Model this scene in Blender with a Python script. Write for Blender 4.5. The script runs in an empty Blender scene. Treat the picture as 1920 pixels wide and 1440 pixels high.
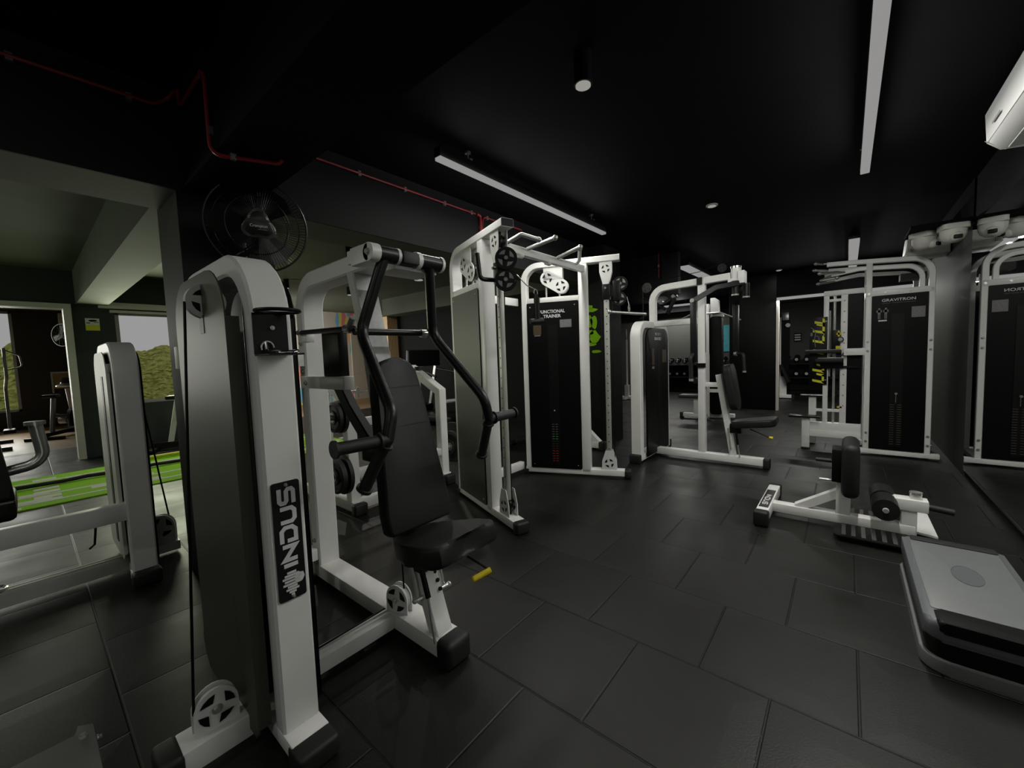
import bpy, bmesh, math, random
from mathutils import Vector, Matrix
random.seed(7)
PI = math.pi
SC = bpy.context.scene
COL = SC.collection
# ---------------------------------------------------------------- camera
H = 1.284
cam = bpy.data.cameras.new('camera'); camo = bpy.data.objects.new('camera', cam); COL.objects.link(camo)
yaw, pit, rol = math.radians(-39.67), math.radians(-3.897), math.radians(-2.065)
fw = Vector((math.sin(yaw)*math.cos(pit), math.cos(yaw)*math.cos(pit), math.sin(pit)))
rt = Vector((math.cos(yaw), -math.sin(yaw), 0)); upv = rt.cross(fw)
r2 = math.cos(rol)*rt + math.sin(rol)*upv; u2 = -math.sin(rol)*rt + math.cos(rol)*upv
camo.matrix_world = Matrix(((r2.x, u2.x, -fw.x, 0), (r2.y, u2.y, -fw.y, 0), (r2.z, u2.z, -fw.z, H), (0, 0, 0, 1)))
cam.sensor_fit = 'HORIZONTAL'; cam.sensor_width = 36; cam.lens = 758.78/1920*36
cam.clip_start = .02; cam.clip_end = 200
SC.camera = camo
# ---------------------------------------------------------------- world, exposure
W = bpy.data.worlds.new('sky'); SC.world = W; W.use_nodes = True
W.node_tree.nodes['Background'].inputs[0].default_value = (1, 1, 1, 1)
W.node_tree.nodes['Background'].inputs[1].default_value = .31
SC.view_settings.view_transform = 'Standard'; SC.view_settings.look = 'None'
SC.view_settings.exposure = 0; SC.view_settings.gamma = 1; SC.view_settings.use_curve_mapping = False
CEIL = 2.75
TUBE_W = 29.0          # light of one 2.4 m tube
def area(name, loc, rot, sx, sy, power, color=(1, 1, 1), spread=PI):
    l = bpy.data.lights.new(name, 'AREA'); l.shape = 'RECTANGLE'; l.size = sx; l.size_y = sy
    l.energy = power; l.color = color; l.spread = spread
    o = bpy.data.objects.new(name, l); COL.objects.link(o); o.location = loc; o.rotation_euler = rot
    return o
def point(name, loc, power, color=(1, 1, 1), r=.03):
    l = bpy.data.lights.new(name, 'POINT'); l.energy = power; l.color = color; l.shadow_soft_size = r
    o = bpy.data.objects.new(name, l); COL.objects.link(o); o.location = loc
    return o
# daylight at the left windows; the last two serve added, unseen windows
area('window_and_fill_daylight', (-8.55, 1.35, 1.5), (0, -PI/2, 0), 1.4, 1.0, 36, (.93, 1, .72))
area('window_and_fill_daylight', (-13.9, -1.2, 1.6), (0, -PI/2, 0), 2.2, 2.2, 95, (1, 1, .9))
area('window_and_fill_daylight', (-7.2, -3.4, 1.9), (PI/2, 0, 0), 3.4, 1.1, 26, (.90, 1, .70))
area('window_and_fill_daylight', (-10.3, 3.26, 1.55), (PI/2, 0, 0), 1.6, 1.5, 70, (1, .98, .92))
# ---------------------------------------------------------------- materials
MATS = {}
def mat(name, col, rough=.5, metal=0, noise=0, nscale=8, bump=0, bscale=60, emit=0, spec=.5, coat=0):
    m = bpy.data.materials.new(name); m.use_nodes = True; nt = m.node_tree
    b = nt.nodes['Principled BSDF']; c = (*col, 1)
    b.inputs['Base Color'].default_value = c; b.inputs['Roughness'].default_value = rough
    b.inputs['Metallic'].default_value = metal; b.inputs['Specular IOR Level'].default_value = spec
    b.inputs['Coat Weight'].default_value = coat
    if emit: b.inputs['Emission Color'].default_value = c; b.inputs['Emission Strength'].default_value = emit; b.inputs['Base Color'].default_value = (0, 0, 0, 1); b.inputs['Specular IOR Level'].default_value = 0
    tc = nt.nodes.new('ShaderNodeTexCoord')
    if noise:
        n = nt.nodes.new('ShaderNodeTexNoise'); n.inputs['Scale'].default_value = nscale; n.inputs['Detail'].default_value = 5
        nt.links.new(tc.outputs['Object'], n.inputs['Vector'])
        r = nt.nodes.new('ShaderNodeMapRange'); r.inputs[3].default_value = 1-noise; r.inputs[4].default_value = 1+noise
        nt.links.new(n.outputs['Fac'], r.inputs[0])
        mx = nt.nodes.new('ShaderNodeMix'); mx.data_type = 'RGBA'; mx.blend_type = 'MULTIPLY'; mx.inputs[0].default_value = 1
        mx.inputs[6].default_value = c; nt.links.new(r.outputs[0], mx.inputs[7]); nt.links.new(mx.outputs[2], b.inputs['Base Color'])
    if bump:
        n = nt.nodes.new('ShaderNodeTexNoise'); n.inputs['Scale'].default_value = bscale; n.inputs['Detail'].default_value = 3
        nt.links.new(tc.outputs['Object'], n.inputs['Vector'])
        bp = nt.nodes.new('ShaderNodeBump'); bp.inputs['Strength'].default_value = bump; bp.inputs['Distance'].default_value = .002
        nt.links.new(n.outputs['Fac'], bp.inputs['Height']); nt.links.new(bp.outputs[0], b.inputs['Normal'])
    MATS[name] = m; return m
mat('white_paint', (.72, .72, .70), .38, noise=.05, bump=.04, bscale=300)
mat('white_plastic', (.60, .60, .55), .45, noise=.03)
mat('black_paint', (.007, .007, .0075), .36, noise=.15, spec=.35)
mat('black_satin', (.0028, .0028, .003), .45, noise=.15, spec=.2)
mat('shroud_grey', (.050, .053, .041), .44, noise=.06, nscale=2, spec=.26)
mat('shroud_black', (.0022, .0022, .0024), .42, noise=.1, nscale=3, spec=.14)
mat('leather', (.0085, .0085, .0082), .5, spec=.32, bump=.35, bscale=420, noise=.1)
mat('rubber', (.006, .006, .006), .6, bump=.15, bscale=200)
mat('chrome', (.66, .66, .63), .2, .72, noise=.03)
mat('steel', (.45, .45, .43), .32, .8, noise=.1, nscale=30)
mat('galvanised', (.44, .45, .44), .45, .08, noise=.25, nscale=45)
mat('yellow_grip', (.60, .47, .01), .5, noise=.05)
mat('label_white', (.62, .62, .62), .5)
mat('label_dim', (.16, .15, .15), .5, noise=.5, nscale=90)
mat('label_yellow', (.60, .60, .02), .5)
mat('label_red', (.35, .03, .02), .5)
mat('label_green', (.05, .30, .05), .5)
mat('tick_amber', (.055, .034, .014), .5, noise=.4, nscale=80)
mat('weight_print', (.11, .085, .05), .5)
mat('red_pipe', (.22, .012, .014), .4, noise=.1)
mat('clip_metal', (.45, .43, .42), .35, .8)
mat('tube_glow', (1.0, .985, .96), .5, emit=.28)
mat('spot_glow', (1.0, .97, .90), .5, emit=.30)
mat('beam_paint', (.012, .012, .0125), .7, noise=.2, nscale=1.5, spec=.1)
mat('wall_dark', (.0062, .0064, .0068), .7, noise=.12, nscale=2, bump=.1, bscale=80, spec=.12)
mat('wall_grey', (.050, .052, .045), .6, noise=.12, nscale=1.5, bump=.1, bscale=80)
mat('wall_brown', (.030, .024, .019), .6, noise=.15, nscale=2)
mat('wall_green', (.018, .026, .022), .6, noise=.12, nscale=3)
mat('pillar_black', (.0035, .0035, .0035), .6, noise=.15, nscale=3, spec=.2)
mat('black_gloss', (.008, .008, .008), .22, spec=.7)
mat('rail_steel', (.42, .42, .38), .36, .15, noise=.1, nscale=20)
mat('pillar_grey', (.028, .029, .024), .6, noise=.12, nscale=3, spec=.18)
mat('trim_white', (.55, .53, .47), .45, noise=.05)
mat('ac_white', (.62, .62, .60), .35, noise=.03)
mat('ac_grey', (.30, .30, .29), .4)
mat('plate_grey', (.10, .10, .093), .5, noise=.1)
mat('step_grey', (.14, .147, .148), .42, noise=.06, nscale=20, bump=.25, bscale=140)
mat('step_side', (.10, .107, .114), .38, noise=.05)
mat('hook_chrome', (.7, .7, .7), .12, 1)
mat('cardboard', (.30, .20, .11), .7, noise=.2)
mat('wood_panel', (.36, .31, .24), .55, noise=.15, nscale=5)
mat('poster_teal', (.06, .30, .34), .5, noise=.5, nscale=9)
mat('mesh_guard', (.012, .012, .012), .3, .3)
mat('foil_wrap', (.10, .10, .10), .16, .4, noise=.5, nscale=40, bump=.5, bscale=50)
mat('fabric_black', (.006, .006, .006), .9)
mat('leaf_green', (.46, .49, .13), .9, noise=.75, nscale=9, bump=.3, bscale=20)
mat('frame_alu', (.35, .35, .34), .4, .3)
mat('grip_grey', (.055, .055, .052), .5)
mat('rope_black', (.012, .012, .012), .8, bump=.5, bscale=90)
mat('mirror_glass', (.82, .84, .83), .015, 1)
mat('seat_green', (.020, .028, .026), .5, bump=.2, bscale=300)

def nodes_mat(name, build, rough=.5):
    m = bpy.data.materials.new(name); m.use_nodes = True; nt = m.node_tree
    build(nt, nt.nodes['Principled BSDF']); MATS[name] = m; return m
def N(nt, t, **k):
    n = nt.nodes.new(t)
    for a, v in k.items(): setattr(n, a, v)
    return n
def mth(nt, op, a, b=None, c=None):
    n = nt.nodes.new('ShaderNodeMath'); n.operation = op
    for i, v in enumerate((a, b, c)):
        if v is None: continue
        if isinstance(v, (int, float)): n.inputs[i].default_value = v
        else: nt.links.new(v, n.inputs[i])
    return n.outputs[0]
def rubber_floor(nt, b):
    tc = N(nt, 'ShaderNodeTexCoord'); sp = N(nt, 'ShaderNodeSeparateXYZ'); nt.links.new(tc.outputs['Object'], sp.inputs[0])
    T = .5
    yy = mth(nt, 'DIVIDE', mth(nt, 'SUBTRACT', sp.outputs[1], 1.151), T)
    row = mth(nt, 'FLOOR', yy)
    odd = mth(nt, 'FLOORED_MODULO', row, 2)
    xx = mth(nt, 'ADD', mth(nt, 'DIVIDE', mth(nt, 'SUBTRACT', sp.outputs[0], -1.197), T), mth(nt, 'MULTIPLY', odd, .5))
    fx = mth(nt, 'SUBTRACT', xx, mth(nt, 'FLOOR', xx)); fy = mth(nt, 'SUBTRACT', yy, row)
    ex = mth(nt, 'MINIMUM', fx, mth(nt, 'SUBTRACT', 1, fx)); ey = mth(nt, 'MINIMUM', fy, mth(nt, 'SUBTRACT', 1, fy))
    e = mth(nt, 'MINIMUM', ex, ey)
    seam = N(nt, 'ShaderNodeMapRange'); nt.links.new(e, seam.inputs[0]); seam.inputs[1].default_value = .004; seam.inputs[2].default_value = .011
    wn = N(nt, 'ShaderNodeTexWhiteNoise'); wn.noise_dimensions = '2D'; cb = N(nt, 'ShaderNodeCombineXYZ')
    nt.links.new(mth(nt, 'FLOOR', xx), cb.inputs[0]); nt.links.new(row, cb.inputs[1]); nt.links.new(cb.outputs[0], wn.inputs['Vector'])
    nz = N(nt, 'ShaderNodeTexNoise'); nz.inputs['Scale'].default_value = 2.2; nz.inputs['Detail'].default_value = 6; nt.links.new(tc.outputs['Object'], nz.inputs['Vector'])
    gr = N(nt, 'ShaderNodeTexNoise'); gr.inputs['Scale'].default_value = 160; gr.inputs['Detail'].default_value = 3; nt.links.new(tc.outputs['Object'], gr.inputs['Vector'])
    v = mth(nt, 'ADD', mth(nt, 'MULTIPLY', wn.outputs[0], .25), mth(nt, 'ADD', mth(nt, 'MULTIPLY', nz.outputs[0], .7), .4))
    v = mth(nt, 'MULTIPLY', v, mth(nt, 'ADD', mth(nt, 'MULTIPLY', seam.outputs[0], .8), .2))
    v = mth(nt, 'MULTIPLY', v, .009)
    cr = N(nt, 'ShaderNodeCombineColor')
    nt.links.new(v, cr.inputs[0]); nt.links.new(mth(nt, 'MULTIPLY', v, 1.0), cr.inputs[1]); nt.links.new(mth(nt, 'MULTIPLY', v, .84), cr.inputs[2])
    nt.links.new(cr.outputs[0], b.inputs['Base Color'])
    b.inputs['Roughness'].default_value = .5; b.inputs['Specular IOR Level'].default_value = .30
    rr = N(nt, 'ShaderNodeMapRange'); nt.links.new(nz.outputs[0], rr.inputs[0]); rr.inputs[1].default_value = .3; rr.inputs[2].default_value = .7; rr.inputs[3].default_value = .38; rr.inputs[4].default_value = .52
    nt.links.new(rr.outputs[0], b.inputs['Roughness'])
    h = mth(nt, 'ADD', mth(nt, 'MULTIPLY', seam.outputs[0], 1.0), mth(nt, 'MULTIPLY', gr.outputs[0], .25))
    pl = N(nt, 'ShaderNodeMapRange'); nt.links.new(e, pl.inputs[0]); pl.inputs[1].default_value = 0; pl.inputs[2].default_value = .2; pl.inputs[4].default_value = .9
    h = mth(nt, 'ADD', h, pl.outputs[0])
    bp = N(nt, 'ShaderNodeBump'); bp.inputs['Strength'].default_value = .6; bp.inputs['Distance'].default_value = .004
    nt.links.new(h, bp.inputs['Height']); nt.links.new(bp.outputs[0], b.inputs['Normal'])
nodes_mat('rubber_floor', rubber_floor)
def ceiling_mat(nt, b):
    tc = N(nt, 'ShaderNodeTexCoord'); nz = N(nt, 'ShaderNodeTexNoise'); nz.inputs['Scale'].default_value = 1.2; nz.inputs['Detail'].default_value = 4
    nt.links.new(tc.outputs['Object'], nz.inputs['Vector'])
    c = N(nt, 'ShaderNodeValToRGB'); c.color_ramp.elements[0].color = (.0028, .0029, .0035, 1); c.color_ramp.elements[1].color = (.0048, .005, .0058, 1)
    nt.links.new(nz.outputs[0], c.inputs[0]); nt.links.new(c.outputs[0], b.inputs['Base Color']); b.inputs['Roughness'].default_value = .8
    b.inputs['Specular IOR Level'].default_value = .06
nodes_mat('ceiling_paint', ceiling_mat)
def concrete_mat(nt, b):
    tc = N(nt, 'ShaderNodeTexCoord'); nz = N(nt, 'ShaderNodeTexNoise'); nz.inputs['Scale'].default_value = 1.6; nz.inputs['Detail'].default_value = 8
    nt.links.new(tc.outputs['Object'], nz.inputs['Vector'])
    c = N(nt, 'ShaderNodeValToRGB'); c.color_ramp.elements[0].position = .3; c.color_ramp.elements[1].position = .7
    c.color_ramp.elements[0].color = (.046, .053, .034, 1); c.color_ramp.elements[1].color = (.070, .080, .050, 1)
    nt.links.new(nz.outputs[0], c.inputs[0]); nt.links.new(c.outputs[0], b.inputs['Base Color']); b.inputs['Roughness'].default_value = .75
nodes_mat('concrete', concrete_mat)
def wood_floor(nt, b):
    tc = N(nt, 'ShaderNodeTexCoord'); mp = N(nt, 'ShaderNodeMapping'); mp.inputs['Scale'].default_value = (1, 6, 1)
    nt.links.new(tc.outputs['Object'], mp.inputs[0]); nz = N(nt, 'ShaderNodeTexNoise'); nz.inputs['Scale'].default_value = 2; nz.inputs['Detail'].default_value = 6
    nt.links.new(mp.outputs[0], nz.inputs['Vector']); c = N(nt, 'ShaderNodeValToRGB')
    c.color_ramp.elements[0].color = (.20, .13, .075, 1); c.color_ramp.elements[1].color = (.36, .25, .15, 1)
    nt.links.new(nz.outputs[0], c.inputs[0]); nt.links.new(c.outputs[0], b.inputs['Base Color']); b.inputs['Roughness'].default_value = .4
nodes_mat('wood_floor', wood_floor)
def slat_wood(nt, b):
    tc = N(nt, 'ShaderNodeTexCoord'); wv = N(nt, 'ShaderNodeTexWave'); wv.wave_type = 'BANDS'; wv.bands_direction = 'Y'; wv.inputs['Scale'].default_value = 7; wv.inputs['Distortion'].default_value = .6
    nt.links.new(tc.outputs['Object'], wv.inputs['Vector']); c = N(nt, 'ShaderNodeValToRGB')
    c.color_ramp.elements[0].color = (.24, .15, .075, 1); c.color_ramp.elements[1].color = (.62, .42, .23, 1)
    nt.links.new(wv.outputs[0], c.inputs[0]); nt.links.new(c.outputs[0], b.inputs['Base Color'])
nodes_mat('slat_wood', slat_wood)
def mural_mat(nt, b):
    tc = N(nt, 'ShaderNodeTexCoord'); mp = N(nt, 'ShaderNodeMapping'); mp.inputs['Rotation'].default_value = (.6, 0, 0); mp.inputs['Scale'].default_value = (1, 5, 1.2)
    nt.links.new(tc.outputs['Object'], mp.inputs[0]); vz = N(nt, 'ShaderNodeTexVoronoi'); vz.inputs['Scale'].default_value = 2.2
    nt.links.new(mp.outputs[0], vz.inputs['Vector']); nz = N(nt, 'ShaderNodeTexNoise'); nz.inputs['Scale'].default_value = 1.1; nt.links.new(tc.outputs['Object'], nz.inputs['Vector'])
    sp = N(nt, 'ShaderNodeSeparateColor'); nt.links.new(vz.outputs['Color'], sp.inputs[0])
    c = N(nt, 'ShaderNodeValToRGB'); c.color_ramp.interpolation = 'CONSTANT'
    E = [(0, (.50, .45, .38)), (.45, (.55, .50, .10)), (.55, (.62, .16, .18)), (.68, (.15, .38, .52)), (.78, (.55, .47, .40)), (.88, (.6, .35, .2))]
    el = c.color_ramp.elements; el[0].position = 0; el[0].color = (*E[0][1], 1); el[1].position = E[1][0]; el[1].color = (*E[1][1], 1)
    for p, k in E[2:]: x = el.new(p); x.color = (*k, 1)
    nt.links.new(sp.outputs[0], c.inputs[0]); nt.links.new(c.outputs[0], b.inputs['Base Color']); b.inputs['Roughness'].default_value = .6
nodes_mat('mural_paint', mural_mat)
def turf_mat(nt, b):
    tc = N(nt, 'ShaderNodeTexCoord'); g = N(nt, 'ShaderNodeTexNoise'); g.inputs['Scale'].default_value = 120
    nt.links.new(tc.outputs['Object'], g.inputs['Vector']); c = N(nt, 'ShaderNodeValToRGB')
    c.color_ramp.elements[0].color = (.11, .27, .004, 1); c.color_ramp.elements[1].color = (.24, .50, .012, 1)
    nt.links.new(g.outputs[0], c.inputs[0]); nt.links.new(c.outputs[0], b.inputs['Base Color']); b.inputs['Roughness'].default_value = .9; b.inputs['Specular IOR Level'].default_value = .1
nodes_mat('turf_green', turf_mat)
mat('turf_white', (.42, .43, .38), .9, noise=.25, nscale=90)
def glass_mat(nt, b):
    b.inputs['Base Color'].default_value = (1, 1, 1, 1); b.inputs['Roughness'].default_value = 0; b.inputs['Transmission Weight'].default_value = 1; b.inputs['IOR'].default_value = 1.02
    b.inputs['Specular IOR Level'].default_value = .2
nodes_mat('window_glass', glass_mat)
# ---------------------------------------------------------------- mesh builder
class B:
    def __init__(s, M=None): s.bm = bmesh.new(); s.lay = s.bm.faces.layers.int.new('seen'); s.M = M or Matrix(); s.mi = 0
    def _fin(s, vs, R=None):
        T = s.M @ (R or Matrix())
        for v in vs: v.co = T @ v.co
        return s
    def _mat(s, n0):
        for f in s.bm.faces:
            if not f[s.lay]: f[s.lay] = 1; f.material_index = s.mi
    def box(s, x0, x1, y0, y1, z0, z1, bev=0, R=None):
        n0 = len(s.bm.faces)
        r = bmesh.ops.create_cube(s.bm, size=1); vs = r['verts']
        for v in vs: v.co = Vector(((x0+x1)/2+v.co.x*(x1-x0), (y0+y1)/2+v.co.y*(y1-y0), (z0+z1)/2+v.co.z*(z1-z0)))
        if bev:
            es = list({e for v in vs for e in v.link_edges})
            rr = bmesh.ops.bevel(s.bm, geom=es, offset=bev, segments=2 if bev < .012 else 3, affect='EDGES', profile=.5)
            vs = list({v for f in rr['faces'] for v in f.verts} | {v for v in vs if v.is_valid})
        s._mat(n0); s._fin(vs, R); return s
    def boxc(s, c, d, bev=0, R=None):
        if R is not None: R = Matrix.Translation(c) @ R; c = (0, 0, 0)
        return s.box(c[0]-d[0]/2, c[0]+d[0]/2, c[1]-d[1]/2, c[1]+d[1]/2, c[2]-d[2]/2, c[2]+d[2]/2, bev, R)
    def prism(s, poly, o, u, v, h, bev=0):
        # polygon in plane (o,u,v) extruded by h along u x v
        n0 = len(s.bm.faces)
        o, u, v = Vector(o), Vector(u).normalized(), Vector(v).normalized(); n = u.cross(v)
        a = [s.bm.verts.new(o+u*p[0]+v*p[1]) for p in poly]; b = [s.bm.verts.new(o+u*p[0]+v*p[1]+n*h) for p in poly]
        k = len(poly); fs = [s.bm.faces.new(a[::-1]), s.bm.faces.new(b)]
        for i in range(k): fs.append(s.bm.faces.new((a[i], a[(i+1) % k], b[(i+1) % k], b[i])))
        vs = a+b
        if bev:
            es = list(set(fs[0].edges) | set(fs[1].edges))
            rr = bmesh.ops.bevel(s.bm, geom=es, offset=bev, segments=3, affect='EDGES', profile=.5)
            vs = list({x for f in rr['faces'] for x in f.verts} | {x for x in vs if x.is_valid})
        s._mat(n0); s._fin(vs); return s
    def cyl(s, p0, p1, r, seg=16, r1=None):
        n0 = len(s.bm.faces)
        p0, p1 = Vector(p0), Vector(p1); d = p1-p0
        q = d.to_track_quat('Z', 'Y').to_matrix().to_4x4(); q.translation = (p0+p1)/2
        rr = bmesh.ops.create_cone(s.bm, cap_ends=True, segments=seg, radius1=r, radius2=r if r1 is None else r1, depth=d.length)
        s._mat(n0); s._fin(rr['verts'], q); return s
    def ball(s, c, r, sc=(1, 1, 1), seg=16):
        n0 = len(s.bm.faces)
        rr = bmesh.ops.create_uvsphere(s.bm, u_segments=seg, v_segments=max(6, seg//2), radius=r)
        s._mat(n0); s._fin(rr['verts'], Matrix.Translation(c) @ Matrix.Diagonal((*sc, 1))); return s
    def lathe(s, prof, c, ax, seg=24):
        # prof: list of (r, t) along axis
        n0 = len(s.bm.faces)
        q = Vector(ax).to_track_quat('Z', 'Y').to_matrix().to_4x4(); q.translation = Vector(c); vs = []
        rings = []
        for r, t in prof:
            rg = [s.bm.verts.new((r*math.cos(2*PI*i/seg), r*math.sin(2*PI*i/seg), t)) for i in range(seg)]; rings.append(rg); vs += rg
        for a, b in zip(rings, rings[1:]):
            for i in range(seg): s.bm.faces.new((a[i], a[(i+1) % seg], b[(i+1) % seg], b[i]))
        if prof[0] != prof[-1]:
            s.bm.faces.new(rings[0][::-1]); s.bm.faces.new(rings[-1])
        else: pass
        s._mat(n0); s._fin(vs, q); return s
    def _frames(s, pts, closed=False):
        k = len(pts); out = []
        for i in range(k):
            a = pts[i]-pts[i-1] if (i > 0 or closed) else None
            b = pts[(i+1) % k]-pts[i] if (i < k-1 or closed) else None
            if a is None: t = b.normalized()
            elif b is None: t = a.normalized()
            else: t = (a.normalized()+b.normalized()).normalized()
            out.append(t)
        return out
    def tube(s, pts, r, seg=10, closed=False):
        n0 = len(s.bm.faces)
        pts = [Vector(p) for p in pts]; ts = s._frames(pts, closed)
        up = Vector((0, 0, 1)) if abs(ts[0].z) < .9 else Vector((1, 0, 0)); n = ts[0].cross(up).normalized(); rings = []; vs = []
        for p, t in zip(pts, ts):
            n = (n-t*n.dot(t)).normalized(); b = t.cross(n)
            rg = [s.bm.verts.new(p+r*(math.cos(2*PI*i/seg)*n+math.sin(2*PI*i/seg)*b)) for i in range(seg)]; rings.append(rg); vs += rg
        pr = list(zip(rings, rings[1:])) + ([(rings[-1], rings[0])] if closed else [])
        for a, b in pr:
            for i in range(seg): s.bm.faces.new((a[i], a[(i+1) % seg], b[(i+1) % seg], b[i]))
        if not closed: s.bm.faces.new(rings[0][::-1]); s.bm.faces.new(rings[-1])
        s._mat(n0); s._fin(vs); return s
    def rect(s, pts, w, t, n, bev=.006):
        # sweep a rectangle (w along plane normal n, t inside the plane) with chamfered edges along a planar path
        n0 = len(s.bm.faces)
        pts = [Vector(p) for p in pts]; n = Vector(n).normalized(); k = len(pts); rings = []; vs = []
        for i in range(k):
            a = (pts[i]-pts[i-1]).normalized() if i else None; b = (pts[i+1]-pts[i]).normalized() if i < k-1 else None
            if a is None: tt = b; m = 1
            elif b is None: tt = a; m = 1
            else: tt = (a+b).normalized(); m = 1/max(.3, tt.dot(a))
            q = n.cross(tt)
            c = bev
            pr = [(w/2-c, t/2), (-w/2+c, t/2), (-w/2, t/2-c), (-w/2, -t/2+c), (-w/2+c, -t/2), (w/2-c, -t/2), (w/2, -t/2+c), (w/2, t/2-c)]
            rg = [s.bm.verts.new(pts[i]+n*x+q*(y*m)) for x, y in pr]; rings.append(rg); vs += rg
        for a, b in zip(rings, rings[1:]):
            for i in range(8): s.bm.faces.new((a[i], a[(i+1) % 8], b[(i+1) % 8], b[i]))
        s.bm.faces.new(rings[0][::-1]); s.bm.faces.new(rings[-1])
        s._mat(n0); s._fin(vs); return s
    def m(s, i): s.mi = i; return s
def fillet(pts, r, n=6):
    pts = [Vector(p) for p in pts]; out = [pts[0]]
    for i in range(1, len(pts)-1):
        a, p, b = pts[i-1], pts[i], pts[i+1]; d1 = (a-p); d2 = (b-p); l1, l2 = d1.length, d2.length; d1.normalize(); d2.normalize()
        ang = d1.angle(d2)
        t = min(r/math.tan(ang/2), l1*.49, l2*.49) if ang < PI-.02 else 0
        if t <= 0: out.append(p); continue
        rad = t*math.tan(ang/2); c = p+(d1+d2).normalized()*(rad/math.sin(ang/2))
        s0 = p+d1*t-c; s1 = p+d2*t-c; th = s0.angle(s1)
        for k in range(n+1):
            f = k/n; out.append(c+(s0*math.sin((1-f)*th)+s1*math.sin(f*th))/math.sin(th))
    out.append(pts[-1]); return out
def rrect(w, h, r, n=5):
    o = []
    for cx, cy, a0 in ((w/2-r, h/2-r, 0), (-w/2+r, h/2-r, 90), (-w/2+r, -h/2+r, 180), (w/2-r, -h/2+r, 270)):
        for k in range(n+1):
            a = math.radians(a0+90*k/n); o.append((cx+r*math.cos(a), cy+r*math.sin(a)))
    return o
ROOTM = {}
def thing(name, label, cat, loc=(0, 0, 0), rotz=0, group=None):
    o = bpy.data.objects.new(name, None); COL.objects.link(o); o.empty_display_size = .1
    o.location = loc; o.rotation_euler = (0, 0, rotz)
    o['label'] = label; o['category'] = cat
    if group: o['group'] = group
    ROOTM[o] = (Matrix.Translation(loc) @ Matrix.Rotation(rotz, 4, 'Z')).inverted()
    return o
def mesh(name, b, ms, inv=None, ang=38):
    me = bpy.data.meshes.new(name)
    bmesh.ops.recalc_face_normals(b.bm, faces=b.bm.faces[:])
    b.bm.faces.layers.int.remove(b.lay); b.bm.to_mesh(me); b.bm.free()
    if inv is not None: me.transform(inv)
    for m in (ms if isinstance(ms, (list, tuple)) else [ms]): me.materials.append(MATS[m])
    me.shade_smooth(); me.set_sharp_from_angle(angle=math.radians(ang))
    o = bpy.data.objects.new(name, me); COL.objects.link(o)
    return o
def part(p, name, b, ms, label=None, ang=38):
    root = p
    while root.parent: root = root.parent
    o = mesh(name, b, ms, ROOTM.get(root), ang); o.parent = p
    if label: o['label'] = label
    return o
def solo(name, b, ms, label, cat, group=None, loc=None, kind=None):
    inv = Matrix.Translation(loc).inverted() if loc else None
    o = mesh(name, b, ms, inv)
    if loc: o.location = loc
    if label: o['label'] = label
    if cat: o['category'] = cat
    if group: o['group'] = group
    if kind: o['kind'] = kind
    return o
def struct(name, b, ms):
    o = mesh(name, b, ms); o['kind'] = 'structure'; return o
def dup(root, loc, rotz=None, label=None, group=None):
    r = root.copy(); COL.objects.link(r); r.location = loc
    if rotz is not None: r.rotation_euler = (0, 0, rotz)
    if label: r['label'] = label
    if group: r['group'] = group
    for ch in list(root.children):
        c = ch.copy(); COL.objects.link(c); c.parent = r
        for g in ch.children:
            d = g.copy(); COL.objects.link(d); d.parent = c
    return r
def text(p, name, body, o, u, v, h, m, width=None, label=None, ext=.0006, al='CENTER', shear=0, bold=0):
    # lettering: centre o, reading direction u, up direction v, cap height h
    cu = bpy.data.curves.new('t', 'FONT'); cu.body = body; cu.size = 1; cu.align_x = 'CENTER'; cu.align_y = 'CENTER'; cu.extrude = ext/h; cu.shear = shear; cu.offset = bold
    cu.resolution_u = 3
    ob = bpy.data.objects.new('t', cu); COL.objects.link(ob)
    dg = bpy.context.evaluated_depsgraph_get(); me = bpy.data.meshes.new_from_object(ob.evaluated_get(dg))
    bpy.data.objects.remove(ob); bpy.data.curves.remove(cu)
    xs = [q.co.x for q in me.vertices]; ys = [q.co.y for q in me.vertices]
    cx, cy = (min(xs)+max(xs))/2, (min(ys)+max(ys))/2; sy = h/(max(ys)-min(ys)); sx = (width/(max(xs)-min(xs))) if width else sy
    u, v = Vector(u).normalized(), Vector(v).normalized(); n = u.cross(v); o = Vector(o)
    for q in me.vertices: q.co = o+u*((q.co.x-cx)*sx)+v*((q.co.y-cy)*sy)+n*(q.co.z*h)
    root = p
    while root.parent: root = root.parent
    if root in ROOTM: me.transform(ROOTM[root])
    me.materials.append(MATS[m]); me.name = name
    x = bpy.data.objects.new(name, me); COL.objects.link(x); x.parent = p
    if label: x['label'] = label
    return x
X, Y, Z = (1, 0, 0), (0, 1, 0), (0, 0, 1)
GL = {'I': (.0, [[(0, 0), (0, 1)]]), 'N': (.95, [[(0, 0), (0, .92), (.95, .08), (.95, 1)]]), 'D': (.95, [[(0, .62), (0, 0), (.72, 0), (.95, .25), (.95, .75), (.72, 1), (-.1, 1)]]),
      'U': (.95, [[(0, 1), (0, .2), (.2, 0), (.75, 0), (.95, .2), (.95, 1)]]), 'S': (.95, [[(1.03, 1), (.15, 1), (0, .87), (0, .63), (.15, .5), (.8, .5), (.95, .37), (.95, .13), (.8, 0), (-.08, 0)]])}
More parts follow.
